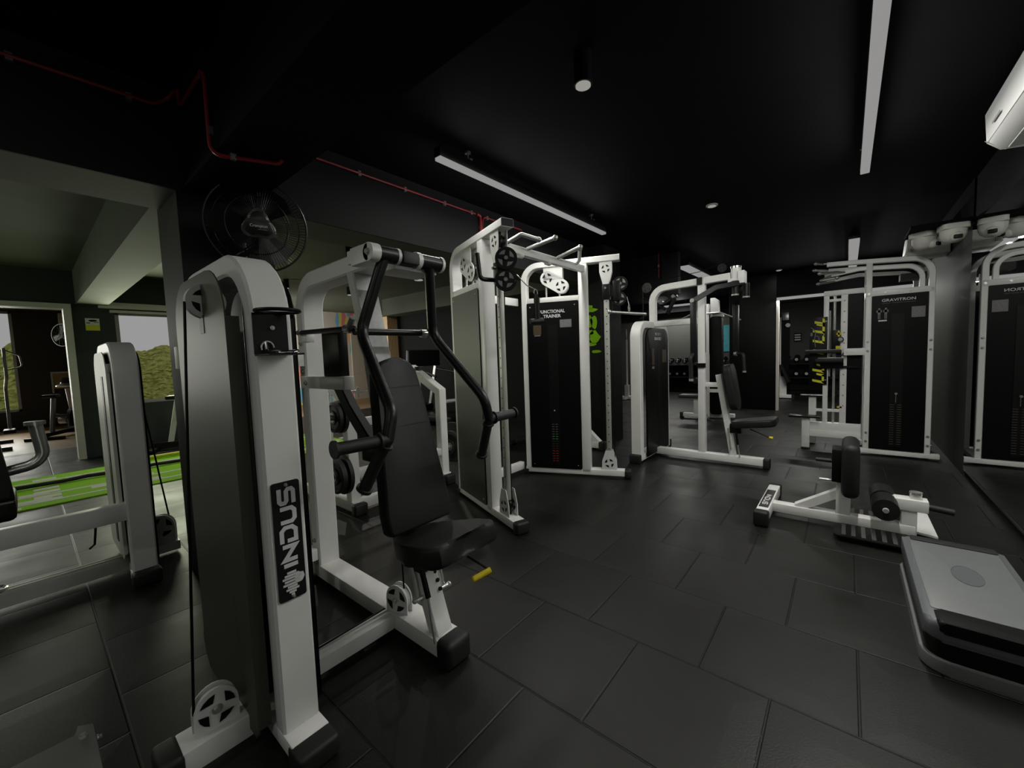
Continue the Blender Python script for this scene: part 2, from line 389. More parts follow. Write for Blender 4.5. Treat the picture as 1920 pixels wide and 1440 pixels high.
def block_text(p, body, o, u, v, h, width, m, th=.235):
    # heavy squared lettering, one mesh per letter
    u, v = Vector(u).normalized(), Vector(v).normalized(); n = u.cross(v); hh = h*(1-th)
    tot = sum(GL[c][0]+th for c in body)+.16*(len(body)-1); k = width/tot; x = -width/2; o = Vector(o)
    for c in body:
        w, st = GL[c]; b = B()
        for pl in st: b.rect([o+u*(x+(th/2+q[0])*k)+v*((q[1]-.5)*hh) for q in pl], .0012, th*h, n, .0002)
        part(p, 'letter', b, m); x += (w+th+.16)*k
def pulley(b, c, ax, r, w=.022, i_body=0, i_hole=1):
    # grooved wheel with four dark spoke openings on both faces
    ax = Vector(ax).normalized()
    b.m(i_body).lathe([(r*.16, -w/2), (r, -w/2), (r*.9, -w*.18), (r*.9, w*.18), (r, w/2), (r*.16, w/2)], c, ax, 24)
    holes(b.m(i_hole), c, ax, r, w); b.m(i_body).cyl(Vector(c)-ax*(w*.75), Vector(c)+ax*(w*.75), r*.14, 10); return b
def holes(b, c, ax, r, w, ph=.4):
    ax = Vector(ax).normalized(); q = ax.to_track_quat('Z', 'Y').to_matrix(); u = q @ Vector((1, 0, 0)); v = q @ Vector((0, 1, 0))
    for sgn in (1, -1):
        for k in range(4):
            a0 = ph+k*PI/2
            pl = [(r*.36*math.cos(a0), r*.36*math.sin(a0))]+[(r*.72*math.cos(a0+t), r*.72*math.sin(a0+t)) for t in (-.35, 0, .35, .7)]
            n = u.cross(v)
            o = Vector(c)+n*(sgn*w/2+(0 if sgn > 0 else -.0012))
            b.prism(pl, o, u, v, .0012)
    return b
# ================================================================ the setting
struct('floor', B().box(-10.2, 1.1, -3.7, 13.6, -.1, 0), 'rubber_floor')
struct('floor_wood', B().box(-14.9, -10.2, -3.7, 8.2, -.1, 0), 'wood_floor')
struct('ceiling', B().box(-3.0, 1.1, -3.7, 13.6, CEIL, CEIL+.1).box(-6.8, -3.0, 6.1, 13.6, CEIL, CEIL+.1), 'ceiling_paint')
struct('ceiling_concrete', B().box(-14.9, -3.0, -3.7, 6.1, CEIL, CEIL+.1).box(-14.9, -6.8, 6.1, 8.2, CEIL, CEIL+.1), 'concrete')
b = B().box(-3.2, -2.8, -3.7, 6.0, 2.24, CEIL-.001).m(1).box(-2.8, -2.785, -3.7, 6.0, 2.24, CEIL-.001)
struct('trim_1', b, ['concrete', 'beam_paint'])                        # long beam
struct('trim_2', B().box(-2.78, .86, .62, .95, 2.24, CEIL-.001), 'ceiling_paint')
struct('trim_3', B().box(-8.69, -3.21, .57, .90, 2.27, CEIL-.001), 'concrete')
struct('trim_4', B().box(.45, .869, 5.5, 6.05, 2.36, 2.385), 'ceiling_paint')
struct('wall_right_top', B().box(.869, .90, 5.62, 13.3, 2.385, CEIL), 'ceiling_paint')
struct('trim_5', B().box(-1.95, .86, 9.72, 10.2, 2.27, CEIL-.001), 'ceiling_paint')
struct('trim_6', B().box(-1.9, .86, 12.9, 13.34, 2.46, CEIL-.001), 'wall_grey')
struct('trim_13', B().box(-6.6, -1.9, 12.9, 13.34, 2.46, CEIL-.001), 'ceiling_paint')
struct('trim_7', B().box(-8.6, -3.15, 5.6, 5.98, 2.36, CEIL-.001), 'concrete')
# walls
struct('wall_right', B().box(.88, 1.1, -3.7, 5.62, 0, CEIL), 'wall_dark')
struct('wall_right_far', B().box(.87, 1.1, 5.62, 13.6, 0, CEIL), 'pillar_grey')
struct('wall_far', B().box(-6.8, .87, 13.35, 13.6, 0, CEIL), 'wall_grey')
struct('wall_far_left', B().box(-6.8, -6.6, 6.15, 13.35, 0, CEIL), 'wall_grey')
struct('wall_partition', B().box(-8.6, -4.2, 6.0, 6.15, 0, CEIL), 'wall_dark')
b = B().box(-8.9, -8.7, -3.7, 3.2, 2.27, CEIL)
b.box(-8.9, -8.7, .52, .97, 0, 2.27).box(-8.9, -8.7, .97, 2.5, 0, .75).box(-8.9, -8.7, .97, 2.5, 2.2, 2.27).box(-8.9, -8.7, 2.5, 3.2, 0, 2.27).box(-8.9, -8.7, -3.7, -1.6, 0, 2.27)
struct('wall_left', b, 'wall_green')
struct('wall_cardio', B().box(-14.9, -8.9, .85, 1.0, 0, CEIL), 'wall_brown')
b = B().box(-14.9, -14.7, -3.7, -2.6, 0, CEIL).box(-14.9, -14.7, -.06, .85, 0, CEIL).box(-14.9, -14.7, -2.6, -.06, 0, .42).box(-14.9, -14.7, -2.6, -.06, 2.72, CEIL)
struct('wall_cardio_far', b, 'wall_brown')
b = B().box(-14.9, -9.0, -3.9, -3.7, 0, CEIL).box(-9.0, -5.4, -3.9, -3.7, 0, 1.2).box(-9.0, -5.4, -3.9, -3.7, 2.4, CEIL).box(-5.4, 1.1, -3.9, -3.7, 0, CEIL)
struct('wall_back', b, 'wall_dark')
struct('wall_mural', B().box(-11.7, -11.5, 3.0, 8.2, 0, CEIL), 'mural_paint')
struct('wall_recess', B().box(-11.7, -11.2, 3.0, 3.2, 0, CEIL).box(-9.4, -8.9, 3.0, 3.2, 0, CEIL).box(-11.2, -9.4, 3.0, 3.2, 0, .7).box(-11.2, -9.4, 3.0, 3.2, 2.4, CEIL).box(-11.7, -6.8, 8.0, 8.2, 0, CEIL), 'wall_dark')
# pillars
b = B().box(-3.27, -2.81, .60, 1.07, 0, CEIL).m(1).box(-2.81, -2.8, .60, 1.07, 0, CEIL)  # +X skin blacker than the grey -Y side: shade put into the colour
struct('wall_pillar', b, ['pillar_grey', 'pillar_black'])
struct('wall_pillar_mid', B().box(-3.12, -2.55, 5.12, 5.62, 0, CEIL), 'pillar_black')
struct('wall_pillar_far', B().box(-1.95, -1.1, 9.7, 10.25, 0, CEIL, bev=.01), 'pillar_black')
# windows and trim
def window(n, x, y0, y1, z0, z1, dx=.05):
    b = B()
    for (a, c, e, f) in ((y0, y0+.05, z0, z1), (y1-.05, y1, z0, z1), (y0, y1, z0, z0+.05), (y0, y1, z1-.05, z1)): b.box(x-dx, x+dx, a, c, e, f)
    o = struct('window_%d' % n, b, 'frame_alu')
    g = mesh('window_pane', B().box(x-.004, x+.004, y0+.05, y1-.05, z0+.05, z1-.05), 'window_glass'); g.parent = o
window(1, -14.8, -2.6, -.06, .42, 2.72)
window(2, -8.8, .97, 2.5, .75, 2.2)
b = B()
for (a, c, e, f) in ((-9.0, -8.95, 1.2, 2.4), (-7.25, -7.15, 1.2, 2.4), (-5.45, -5.4, 1.2, 2.4), (-9.0, -5.4, 1.2, 1.25), (-9.0, -5.4, 2.35, 2.4)): b.box(a, c, -3.85, -3.75, e, f)
o = struct('window_3', b, 'frame_alu')  # unseen window, added to bring daylight onto the pillar's left face
g = mesh('window_pane', B().box(-8.95, -5.45, -3.804, -3.796, 1.25, 2.35), 'window_glass'); g.parent = o
b = B()
for (a, c, e, f) in ((-11.2, -11.14, .7, 2.4), (-9.46, -9.4, .7, 2.4), (-11.2, -9.4, .7, .75), (-11.2, -9.4, 2.35, 2.4)): b.box(a, c, 3.06, 3.14, e, f)
o = struct('window_4', b, 'frame_alu')  # unseen window, added to brighten the mural recess
g = mesh('window_pane', B().box(-11.14, -9.46, 3.096, 3.104, .75, 2.35), 'window_glass'); g.parent = o
struct('trim_8', B().box(-8.93, -8.66, .44, .52, 0, 2.27).box(-8.93, -8.66, -1.6, .44, 2.20, 2.27), 'trim_white')      # doorway lining
struct('trim_9', B().box(-8.7, -8.62, .80, 2.6, 2.23, 2.32).box(-8.7, -8.66, .92, 2.55, 2.17, 2.21), 'trim_white')      # blind rail over the window
struct('trim_10', B().box(-1.1, -1.055, 9.66, 9.74, 0, 2.20), 'trim_white')
struct('baseboard_mural', B().box(-11.5, -11.44, 3.2, 8.0, 0, .16), 'cardboard')
struct('trim_11', B().box(-8.9, -8.6, 5.72, 6.05, 0, 2.36), 'slat_wood')
struct('trim_12', B().box(-11.5, -11.46, 6.35, 7.35, .1, 2.2), 'wood_panel')
solo('wall_mirror', B().box(.866, .88, -1.0, 5.61, .06, 2.33), 'mirror_glass', 'tall frameless wall mirror covering the right wall from floor to beam', 'mirror')
# hedge outside
random.seed(3)
b = B(); g = bmesh.ops.create_grid(b.bm, x_segments=260, y_segments=50, size=1)
for v in g['verts']:
    yy, zz = v.co.x*11+1, (v.co.y+1)/2
    top = 2.25+.25*math.sin(yy*1.3)+.18*math.sin(yy*3.7+1)
    v.co = Vector((-19-1.2*zz+random.uniform(-.05, .05), yy+random.uniform(-.03, .03), zz*top+random.uniform(-.04, .04)))
solo('hedge', b, 'leaf_green', 'tall bright green hedge growing outside the windows', 'hedge', kind='stuff')
struct('floor_outside', B().box(-30, -14.95, -14, 14, -.3, -.1), 'leaf_green')
# ================================================================ lamps
def tube_lamp(label, axis, c, L, group=None, power=TUBE_W, w=.06, drop=True, th=.022, gloss=True):
    x, y, z = c
    t = thing('linear_lamp', label, 'ceiling lamp', (x, y, CEIL), 0, group)
    bx = (lambda b, l, ww, z0, z1, bev=0: b.box(x-ww/2, x+ww/2, y-l/2, y+l/2, z0, z1, bev)) if axis == 'Y' else (lambda b, l, ww, z0, z1, bev=0: b.box(x-l/2, x+l/2, y-ww/2, y+ww/2, z0, z1, bev))
    part(t, 'housing', bx(B(), L, w, z+th, z+th+(.063 if drop else .012), .003), 'black_paint')
    part(t, 'diffuser', bx(B(), L-.004, w*.92, z, z+th, .004), 'tube_glow')
    for s in (-.38, .38) if drop else ():
        q = B(); p = (x, y+s*L) if axis == 'Y' else (x+s*L, y)
        q.cyl((p[0], p[1], z+.08), (p[0], p[1], CEIL), .006, 8).box(p[0]-.035, p[0]+.035, p[1]-.012, p[1]+.012, z+.085, z+.095).cyl((p[0], p[1], CEIL-.012), (p[0], p[1], CEIL), .022, 12)
        part(t, 'hanger', q, 'clip_metal')
    rot = (0, 0, 0)
    al = area('lamp_light', (x, y, z-.012), rot, *((w, L) if axis == 'Y' else (L, w)), power, (1, .985, .92))
    al.visible_glossy = gloss
    n = max(2, int(L/.4))
    for i in range(n):
        f = (i+.5)/n-.5
        point('lamp_side_light', (x, y+f*L, z-.03) if axis == 'Y' else (x+f*L, y, z-.03), power*.32/n, r=.02)
    return t
tube_lamp('long white tube lamp hanging over the cable machine', 'Y', (-2.11, 3.05, 2.6), 2.39, power=24)
tube_lamp('long white tube lamp running in from the top edge of the photo', 'Y', (.085, 3.06, 2.6), 2.45, power=42)
tube_lamp('tube lamp seen end-on above the assisted pull-up machine', 'Y', (.05, 8.2, 2.6), 2.4, w=.12, th=.05, gloss=False)  # diffuser widened to stand in for the lamp's glare
tube_lamp('short-looking tube lamp behind the top of the pec fly machine', 'Y', (-2.05, 7.8, 2.6), 1.7, w=.14, power=11, th=.05)
tube_lamp('distant tube lamp along the far wall behind the pec fly machine', 'X', (-4.15, 12.6, 2.6), 1.2, power=40, w=.08, th=.05)
tube_lamp('tube lamp lining the far opening beside the black pillar', 'X', (-.12, 9.66, 2.205), 1.95, power=38, w=.07, drop=False, th=.05)
tube_lamp('tube lamp above the camera, continuing the line of the right-hand tube', 'Y', (.085, .35, 2.6), 2.4, power=.8)
tube_lamp('tube lamp behind the camera over the left machines', 'Y', (-2.1, -1.6, 2.6), 2.4, power=8)
tube_lamp('tube lamp behind the camera by the back wall', 'Y', (.085, -2.3, 2.6), 2.2, power=11)
def spot(label, x, y, lit=True, rec=False, r=.045, L=.15, power=1.2):
    t = thing('downlight', label, 'downlight', (x, y, CEIL), 0)
    z0 = CEIL-L if not rec else CEIL-.012
    part(t, 'can', B().lathe([(r*.8, 0), (r, 0), (r, CEIL-z0), (r*.8, CEIL-z0), (r*.8, 0)], (x, y, z0), Z, 20) if not rec else B().lathe([(r*.8, 0), (r*1.25, 0), (r*1.25, .012), (r*.8, .012), (r*.8, 0)], (x, y, z0), Z, 20), 'black_paint' if not rec else 'trim_white')
    part(t, 'lens', B().cyl((x, y, z0-.006), (x, y, z0+.016), r*.82, 20), 'spot_glow')
    if lit: area('downlight_light', (x, y, z0-.016), (0, 0, 0), r, r, power, (1, .96, .88))
spot('black can downlight with a bright lens near the top centre', -1.02, 1.86)
spot('small downlight in the black ceiling right of the long hanging tube', -1.085, 4.60, rec=True)
spot('tiny far downlight above the black pillar', -1.03, 9.35, rec=True)
spot('bright oval downlight seen between the press arms', -5.48, 4.29, r=.085, L=.15, power=14)
spot('smaller bright downlight behind the press machine boom', -7.52, 4.22, r=.08, L=.15, power=16)
spot('black can downlight under the concrete ceiling beside the wall fan', -7.47, 3.01, power=8)
spot('black can downlight above the press machine boom', -4.9, 2.76, power=4)
# ================================================================ red pipes on the ceiling beams
def pipe(label, pts, clips, r=.009):
    t = thing('fire_pipe', label, 'pipe', pts[0])
    part(t, 'pipe', B().tube(fillet(pts, .05), r, 8), 'red_pipe')
    for c in clips: part(t, 'clip', B().boxc(c, (.02, .022, .035)), 'clip_metal')
pipe('red conduit pipe along the beam above the press machine', [(-2.77, 1.32, 2.66), (-2.77, 2.88, 2.66)], [(-2.775, 1.34, 2.66), (-2.775, 1.68, 2.66), (-2.775, 2.08, 2.66), (-2.775, 2.5, 2.66), (-2.775, 2.83, 2.66)])
pipe('red conduit pipe dropping down the beam behind the cable machine', [(-2.77, 2.9, 2.66), (-2.77, 2.95, 2.66), (-2.77, 2.95, 2.25)], [(-2.775, 2.95, 2.55)], r=.014)
pipe('red conduit pipe running on from the drop towards the cable machine', [(-2.77, 2.96, 2.50), (-2.77, 2.99, 2.66), (-2.77, 3.6, 2.66)], [(-2.775, 3.05, 2.66)])
pipe('red conduit pipe along the beam at the far left', [(-2.77, -.9, 2.62), (-2.77, .54, 2.645), (-2.765, .60, 2.70), (-2.70, .608, 2.71)], [(-2.775, .065, 2.635), (-2.775, .44, 2.64)])
pipe('red conduit pipe bending down and under the beam above the fan', [(-2.62, .605, 2.68), (-2.60, .605, 2.59), (-2.19, .605, 2.59), (-2.19, .605, 2.225), (-2.07, .84, 2.225), (-2.05, .85, 2.24)], [(-2.25, .612, 2.59), (-2.19, .612, 2.33), (-2.15, .68, 2.232)])
pipe('thin red pipe hanging near the far end of the cable machine', [(-2.2, 6.2, CEIL), (-2.2, 6.2, 2.38)], [(-2.2, 6.2, 2.56)])
pipe('thin red pipe hanging left of the pec fly pulley', [(-2.35, 7.2, CEIL), (-2.35, 7.2, 2.2)], [(-2.35, 7.2, 2.22)])
# ================================================================ seated press machine with its weight tower (front left)
def shroud(b, x0, x1, z0, z1, y, th=.004, r=.16, lip=.06, s=1):
    # sheet cover in the XZ plane with rounded top corners and a folded lip towards the frame (s = +1: lip goes to +Y)
    pl = [(x0, z0+.05), (x0+.05, z0), (x1-.03, z0), (x1, z0+.03)]
    for k in range(7):
        a = math.radians(90*k/6); pl.append((x1-r+r*math.cos(a), z1-r+r*math.sin(a)))
    for k in range(7):
        a = math.radians(90+90*k/6); pl.append((x0+r+r*math.cos(a), z1-r+r*math.sin(a)))
    b.prism([(p[0], p[1]) for p in pl], (0, y, 0), X, Z, th)
    b.box(x0, x0+th, min(y, y+s*lip), max(y, y+s*lip), z0+.06, z1-r).box(x1-th, x1, min(y, y+s*lip), max(y, y+s*lip), z0+.04, z1-r)
    return b
def hexbolt(b, p, ax, r=.011):
    ax = Vector(ax).normalized(); p = Vector(p); b.cyl(p, p+ax*.004, r*1.4, 12); b.cyl(p+ax*.004, p+ax*.011, r, 6); return b
def guard_plate(b, c, ax, r, h, w, th=.005, gap=.034):
    # pair of white shield plates round-topped (bottom square) holding a wheel; c = wheel centre, h = drop to the base
    ax = Vector(ax).normalized(); u = Vector(Z).cross(ax).normalized()
    pl = [(-w, -h), (w, -h)]+[(w*math.cos(math.radians(a)), max(0, r*math.sin(math.radians(a)))) for a in range(0, 181, 15)]
    for s in (-1, 1):
        o = Vector(c)+ax*(s*gap/2)-ax*(th/2)
        n = u.cross(Vector(Z)); oo = o if n.dot(ax) > 0 else o+ax*th
        b.prism(pl, oo, u, Z, th)
    holes(b.m(1), c, ax, r*1.05, gap+th*2); b.m(0)
    return b
t = thing('chest_press_machine', 'white framed seated press machine with black seat and grey-shrouded weight tower at front left', 'gym machine', (-1.9, .8, 0))
PRESS = t
yw = .5125
b = B().rect(fillet([(-1.43, yw, .06), (-1.43, yw, 1.622), (-2.2, yw, 1.622), (-2.2, yw, .06)], .20, 9), .115, .07, Y, .008)
b.box(-2.25, -1.33, yw-.06, yw+.06, .02, .075, bev=.006)
b.box(-1.66, -1.55, .225, .46, .02, .10, bev=.006)
part(t, 'tower_frame', b, 'white_paint')
part(t, 'tower_foot', B().box(-1.36, -1.265, yw-.066, yw+.066, .0, .072, bev=.015), 'rubber'); part(t, 'tower_foot', B().box(-2.3, -2.22, yw-.066, yw+.066, 0, .075, bev=.012), 'rubber')
part(t, 'tower_foot', B().box(-1.668, -1.542, .165, .232, .0, .104, bev=.018), 'rubber')
part(t, 'weight_shroud', shroud(B(), -2.06, -1.462, .05, 1.60, .408, lip=.035), 'shroud_grey')
part(t, 'weight_shroud', shroud(B(), -2.12, -1.462, .05, 1.60, .61, lip=-.03), 'shroud_black')
part(t, 'shroud_slot', B().box(-1.725, -1.68, .4025, .4045, 1.40, 1.46), 'black_satin')
b = B()
for k in range(12): b.box(-1.97, -1.56, .445, .58, .12+k*.031, .12+k*.031+.028, bev=.002)
part(t, 'weight_stack', b, 'black_satin')
part(t, 'guide_rod', B().cyl((-1.62, yw, .1), (-1.62, yw, 1.56), .011), 'chrome'); part(t, 'guide_rod', B().cyl((-1.92, yw, .1), (-1.92, yw, 1.56), .011), 'chrome')
part(t, 'pulley', pulley(B(), (-1.70, .418, 1.508), X, .058, .03), ['white_paint', 'black_satin'])
part(t, 'pulley', pulley(B(), (-1.60, .325, .165), X, .055, .02), ['white_paint', 'black_satin'])
part(t, 'pulley_guard', guard_plate(B(), (-1.60, .325, .165), X, .068, .067, .062), ['white_paint', 'black_satin'])
part(t, 'bolt', hexbolt(B(), (-1.577, .325, .165), X), 'chrome')
part(t, 'cable', B().tube([(-1.70, .361, 1.505), (-1.60, .268, .17)], .0042, 8), 'black_satin')
# bottle holder
b = B().box(-1.394, -1.388, .455, .553, 1.318, 1.445).box(-1.39, -1.28, .455, .555, 1.313, 1.318)
part(t, 'bottle_holder', b, 'black_satin')
part(t, 'hook', B().tube(fillet([(-1.385, .485, 1.355), (-1.375, .485, 1.325), (-1.34, .50, 1.322), (-1.325, .545, 1.322), (-1.335, .565, 1.328), (-1.36, .55, 1.326), (-1.37, .51, 1.323)], .012), .0045, 8), 'hook_chrome')
ring = [(-1.335+.055*math.cos(2*PI*k/20), .508+.06*math.sin(2*PI*k/20), 1.447) for k in range(20)]
part(t, 'bottle_ring', B().tube(ring, .0055, 8, closed=True), 'black_satin')
b = B().tube([(-1.384+.0*k, .49+.018*math.cos(a), 1.338+.02*math.sin(a)) for k, a in enumerate([i*.5 for i in range(8)])], .003, 6).tube([(-1.37, .49+.02*k, 1.324+.003*(k % 2)) for k in range(4)], .004, 6)
hexbolt(b, (-1.388, .508, 1.40), X, .005)
part(t, 'carabiner', b, 'chrome')
# name plate
b = B().prism(rrect(.085, .392, .008), (-1.3945, .5125, .712), Y, Z, .004)
pl = part(t, 'name_plate', b, 'black_paint')
block_text(pl, 'INDUS', (-1.3898, .5125, .757), Z, (0, -1, 0), .056, .262, 'label_white')
b = B()
for k, (dz, h) in enumerate([(-.180, .010), (-.171, .022), (-.162, .040), (-.153, .030), (-.144, .056), (-.134, .046), (-.124, .058), (-.115, .044), (-.106, .028)]): b.box(-1.3905, -1.3896, .5125-h/2, .5125+h/2, .712+dz-.0035, .712+dz+.0035)
b.prism([(-.010, -.012), (.012, -.014), (.020, .0), (.016, .014), (.0, .018), (-.012, .010)], (-1.3905, .532, .580), Y, Z, .0009)
part(pl, 'emblem', b, 'label_white')
part(pl, 'bolt', hexbolt(hexbolt(B(), (-1.3905, .5125, .898), X, .004), (-1.3905, .5125, .527), X, .004), 'chrome')
# press frame
b = B().box(-2.43, -1.30, 1.02, 1.14, .03, .105, bev=.006)
b.rect(fillet([(-2.39, 1.08, .10), (-2.39, 1.08, 1.735), (-1.60, 1.08, 1.75)], .16, 8), .12, .085, Y, .008)
part(t, 'press_frame', b, 'white_paint')
part(t, 'brace', B().rect([(-1.83, 1.08, 1.72), (-1.72, 1.08, 1.30), (-1.60, 1.08, .52), (-1.57, 1.08, .42)], .115, .06, Y, .006), 'galvanised')
part(t, 'tie_beam', B().box(-2.44, -2.36, .57, 1.02, .14, .21, bev=.004).box(-2.44, -2.13, .56, .585, .13, .22), 'white_paint')
part(t, 'tie_beam', B().box(-2.44, -2.36, .57, 1.02, 1.27, 1.345, bev=.004).box(-2.44, -2.13, .56, .585, 1.26, 1.355), 'white_paint')
b = B().box(-1.70, -1.615, .57, 1.02, .03, .0955, bev=.004).box(-1.675, -1.667, .57, 1.02, .095, .105).box(-1.65, -1.642, .57, 1.02, .095, .105)
part(t, 'tie_beam', b, 'white_paint')
part(t, 'rubber_foot', B().box(-1.315, -1.225, 1.012, 1.148, 0, .115, bev=.026), 'rubber')
part(t, 'rubber_foot', B().box(-2.45, -2.405, 1.01, 1.15, 0, .03, bev=.006), 'rubber')
part(t, 'bracket', B().box(-2.35, -1.87, .985, 1.04, 1.15, 1.215, bev=.004).box(-2.33, -2.24, .985, 1.03, 1.40, 1.445, bev=.004), 'white_paint')
b = B()
for p in ((-2.28, .985, 1.18), (-2.39, 1.02, 1.40), (-2.39, 1.02, 1.24), (-2.39, 1.02, .25), (-2.39, 1.02, .12)): hexbolt(b, p, (0, -1, 0), .010)
part(t, 'bolt', b, 'chrome')
part(t, 'lever', B().box(-2.10, -1.93, 1.0, 1.05, 1.215, 1.45, bev=.004).rect([(-2.08, 1.075, 1.16), (-1.98, 1.075, 1.04), (-1.78, 1.075, .86)], .05, .07, Y).box(-1.83, -1.70, 1.03, 1.12, .80, .88, bev=.008), 'black_satin')
part(t, 'link_rod', B().tube([(-2.32, .985, 1.455), (-1.6, .90, 1.425)], .013, 10), 'black_paint')
part(t, 'rod_end', B().cyl((-2.33, .986, 1.455), (-2.28, .98, 1.454), .016, 8), 'chrome')
part(t, 'rod_end', B().cyl((-1.68, .91, 1.43), (-1.63, .904, 1.425), .019, 10).cyl((-1.64, .90, 1.425), (-1.60, .90, 1.47), .014, 8), 'chrome')
part(t, 'rod_end', B().cyl((-1.585, 1.235, 1.41), (-1.585, 1.265, 1.41), .02, 10), 'chrome')
part(t, 'cross_rod', B().cyl((-1.60, .90, 1.412), (-1.585, 1.27, 1.412), .015, 12), 'black_paint')
# pivot head
b = B().box(-1.585, -1.45, .895, .935, 1.678, 1.75, bev=.004).cyl((-1.45, .895, 1.714), (-1.45, .935, 1.714), .036, 20)
b.cyl((-1.45, 1.018, 1.714), (-1.45, 1.032, 1.714), .034, 20).cyl((-1.45, 1.118, 1.714), (-1.45, 1.14, 1.714), .036, 20).cyl((-1.45, 1.25, 1.714), (-1.45, 1.264, 1.714), .036, 20)
b.box(-1.62, -1.47, 1.03, 1.255, 1.67, 1.705, bev=.004).box(-1.62, -1.545, .90, 1.06, 1.69, 1.745, bev=.004)
part(t, 'pivot_bracket', b, 'white_paint')
part(t, 'pivot_bumper', B().box(-1.50, -1.41, 1.034, 1.116, 1.685, 1.735, bev=.006), 'rubber')
part(t, 'bolt', hexbolt(B(), (-1.45, .895, 1.714), (0, -1, 0), .010), 'chrome')
for s in (-1, 1):
    yy = lambda d: 1.08+s*d
    b = B().cyl((-1.45, yy(.06 if s > 0 else .062), 1.714), (-1.45, yy(.17 if s > 0 else .145), 1.714), .033, 20)
    b.tube(fillet([(-1.45, yy(.116), 1.70), (-1.535, yy(.187), 1.40), (-1.262, yy(.242), 1.10), (-1.262, yy(.267), 1.0)], .10, 7), .0225, 14)
    a = part(t, 'press_arm', b, 'black_paint')
    b = B().cyl((-1.262, yy(.267), 1.005), (-1.362, yy(.311), .815), .0225, 16).cyl((-1.27, yy(.270), .985), (-1.274, yy(.272), .978), .029, 16).cyl((-1.358, yy(.309), .822), (-1.364, yy(.312), .812), .030, 16)
    part(a, 'grip', b, 'rubber')
    b = B().cyl((-1.262, yy(.26), 1.003), (-1.273, yy(.455), 1.003), .0225, 16).cyl((-1.264, yy(.295), 1.003), (-1.264, yy(.303), 1.003), .030, 16).cyl((-1.273, yy(.452), 1.003), (-1.273, yy(.460), 1.003), .031, 16)
    part(a, 'grip', b, 'rubber')
# back pad: local axes on a reclined plane
up = Vector((-.15, 0, .74)).normalized(); nn = Vector(Y).cross(up)
pl = [(-.165, -.375), (-.150, -.392), (.150, -.392), (.165, -.375), (.17, -.30), (.115, .20), (.098, .31)]+[(.098*math.cos(math.radians(a)), .31+.06*math.sin(math.radians(a))) for a in range(15, 180, 15)]+[(-.098, .31), (-.115, .20), (-.17, -.30)]
b = B().prism(pl, Vector((-1.50, 1.08, .938))-nn*.075, Y, up, .07, bev=.014)
bp = part(t, 'back_pad', b, 'leather')
for q, w in ((.235, .104), (.06, .128)): part(bp, 'seam', B().prism([(-w, q-.003), (w, q-.003), (w, q+.003), (-w, q+.003)], Vector((-1.50, 1.08, .938))-nn*.0046, Y, up, .0012), 'rubber')
# seat
su = Vector((.42, 0, .09)).normalized(); sn = su.cross(Vector(Y))
pl = [(-.20, -.075), (-.20, .075), (-.10, .135), (.10, .185), (.19, .18), (.225, .15), (.228, .10), (.20, .035), (.195, 0), (.20, -.035), (.228, -.10), (.225, -.15), (.19, -.18), (.10, -.185), (.0, -.165), (-.10, -.135)]
part(t, 'seat', B().prism(pl, Vector((-1.36, 1.08, .50))-sn*.04, su, Y, .085, bev=.02), 'leather')
part(t, 'seat_plate', B().prism([(-.14, -.06), (.12, -.09), (.12, .09), (-.14, .06)], Vector((-1.36, 1.08, .452))-sn*.03, su, Y, .03).box(-1.50, -1.40, 1.03, 1.13, .36, .45), 'black_paint')
part(t, 'seat_trim', B().prism([(-.03, -.09), (.02, -.105), (.03, -.08), (.022, .09), (-.0, .11), (-.04, .09)], (-1.51, 1.105, .528), su, Y, .012, bev=.004), 'chrome')
part(t, 'seat_post', B().rect([(-1.345, 1.08, .09), (-1.46, 1.08, .40)], .085, .06, Y, .005), 'white_paint')
b = B()
for k in range(4): b.cyl((-1.3765-.0165*k, 1.108, .268+.034*k), (-1.3715-.0165*k, 1.108, .27+.034*k), .009, 12)
part(t, 'adjuster_hole', b, 'black_satin')
b = B()
for yy, xx in ((1.015, -1.415), (1.145, -1.398)): b.cyl((xx, yy, .25), (xx-.045, yy, .43), .0105, 12)
b.cyl((-1.408, .995, .255), (-1.39, 1.17, .255), .009, 10).ball((-1.39, 1.172, .255), .012).ball((-1.408, .995, .255), .012)
part(t, 'slide_rod', b, 'chrome')
part(t, 'gas_strut', B().cyl((-1.29, 1.0, .115), (-1.325, 1.0, .31), .006, 10).m(1).cyl((-1.32, 1.0, .30), (-1.38, 1.0, .48), .0115, 12), ['chrome', 'black_satin'])
part(t, 'adjust_lever', B().tube([(-1.30, 1.16, .44), (-1.17, 1.19, .395), (-1.155, 1.19, .385)], .006, 8).m(1).tube([(-1.150, 1.20, .385), (-1.178, 1.13, .368)], .013, 12).ball((-1.178, 1.13, .368), .013), ['black_paint', 'yellow_grip'], 'black lever with yellow grip')
part(t, 'pulley', pulley(B(), (-1.615, 1.055, .165), (.25, -1, 0), .058, .02), ['white_paint', 'black_satin'])
part(t, 'pulley_guard', guard_plate(B(), (-1.615, 1.055, .165), (.25, -1, 0), .07, .06, .062), ['white_paint', 'black_satin'])
part(t, 'bolt', hexbolt(B(), (-1.611, 1.031, .165), (.25, -1, 0), .009), 'chrome')
part(t, 'cable', B().tube([(-1.58, 1.06, .22), (-1.60, 1.07, .46)], .004, 8).tube([(-1.66, .62, .112), (-1.655, 1.0, .125)], .004, 8), 'black_satin')
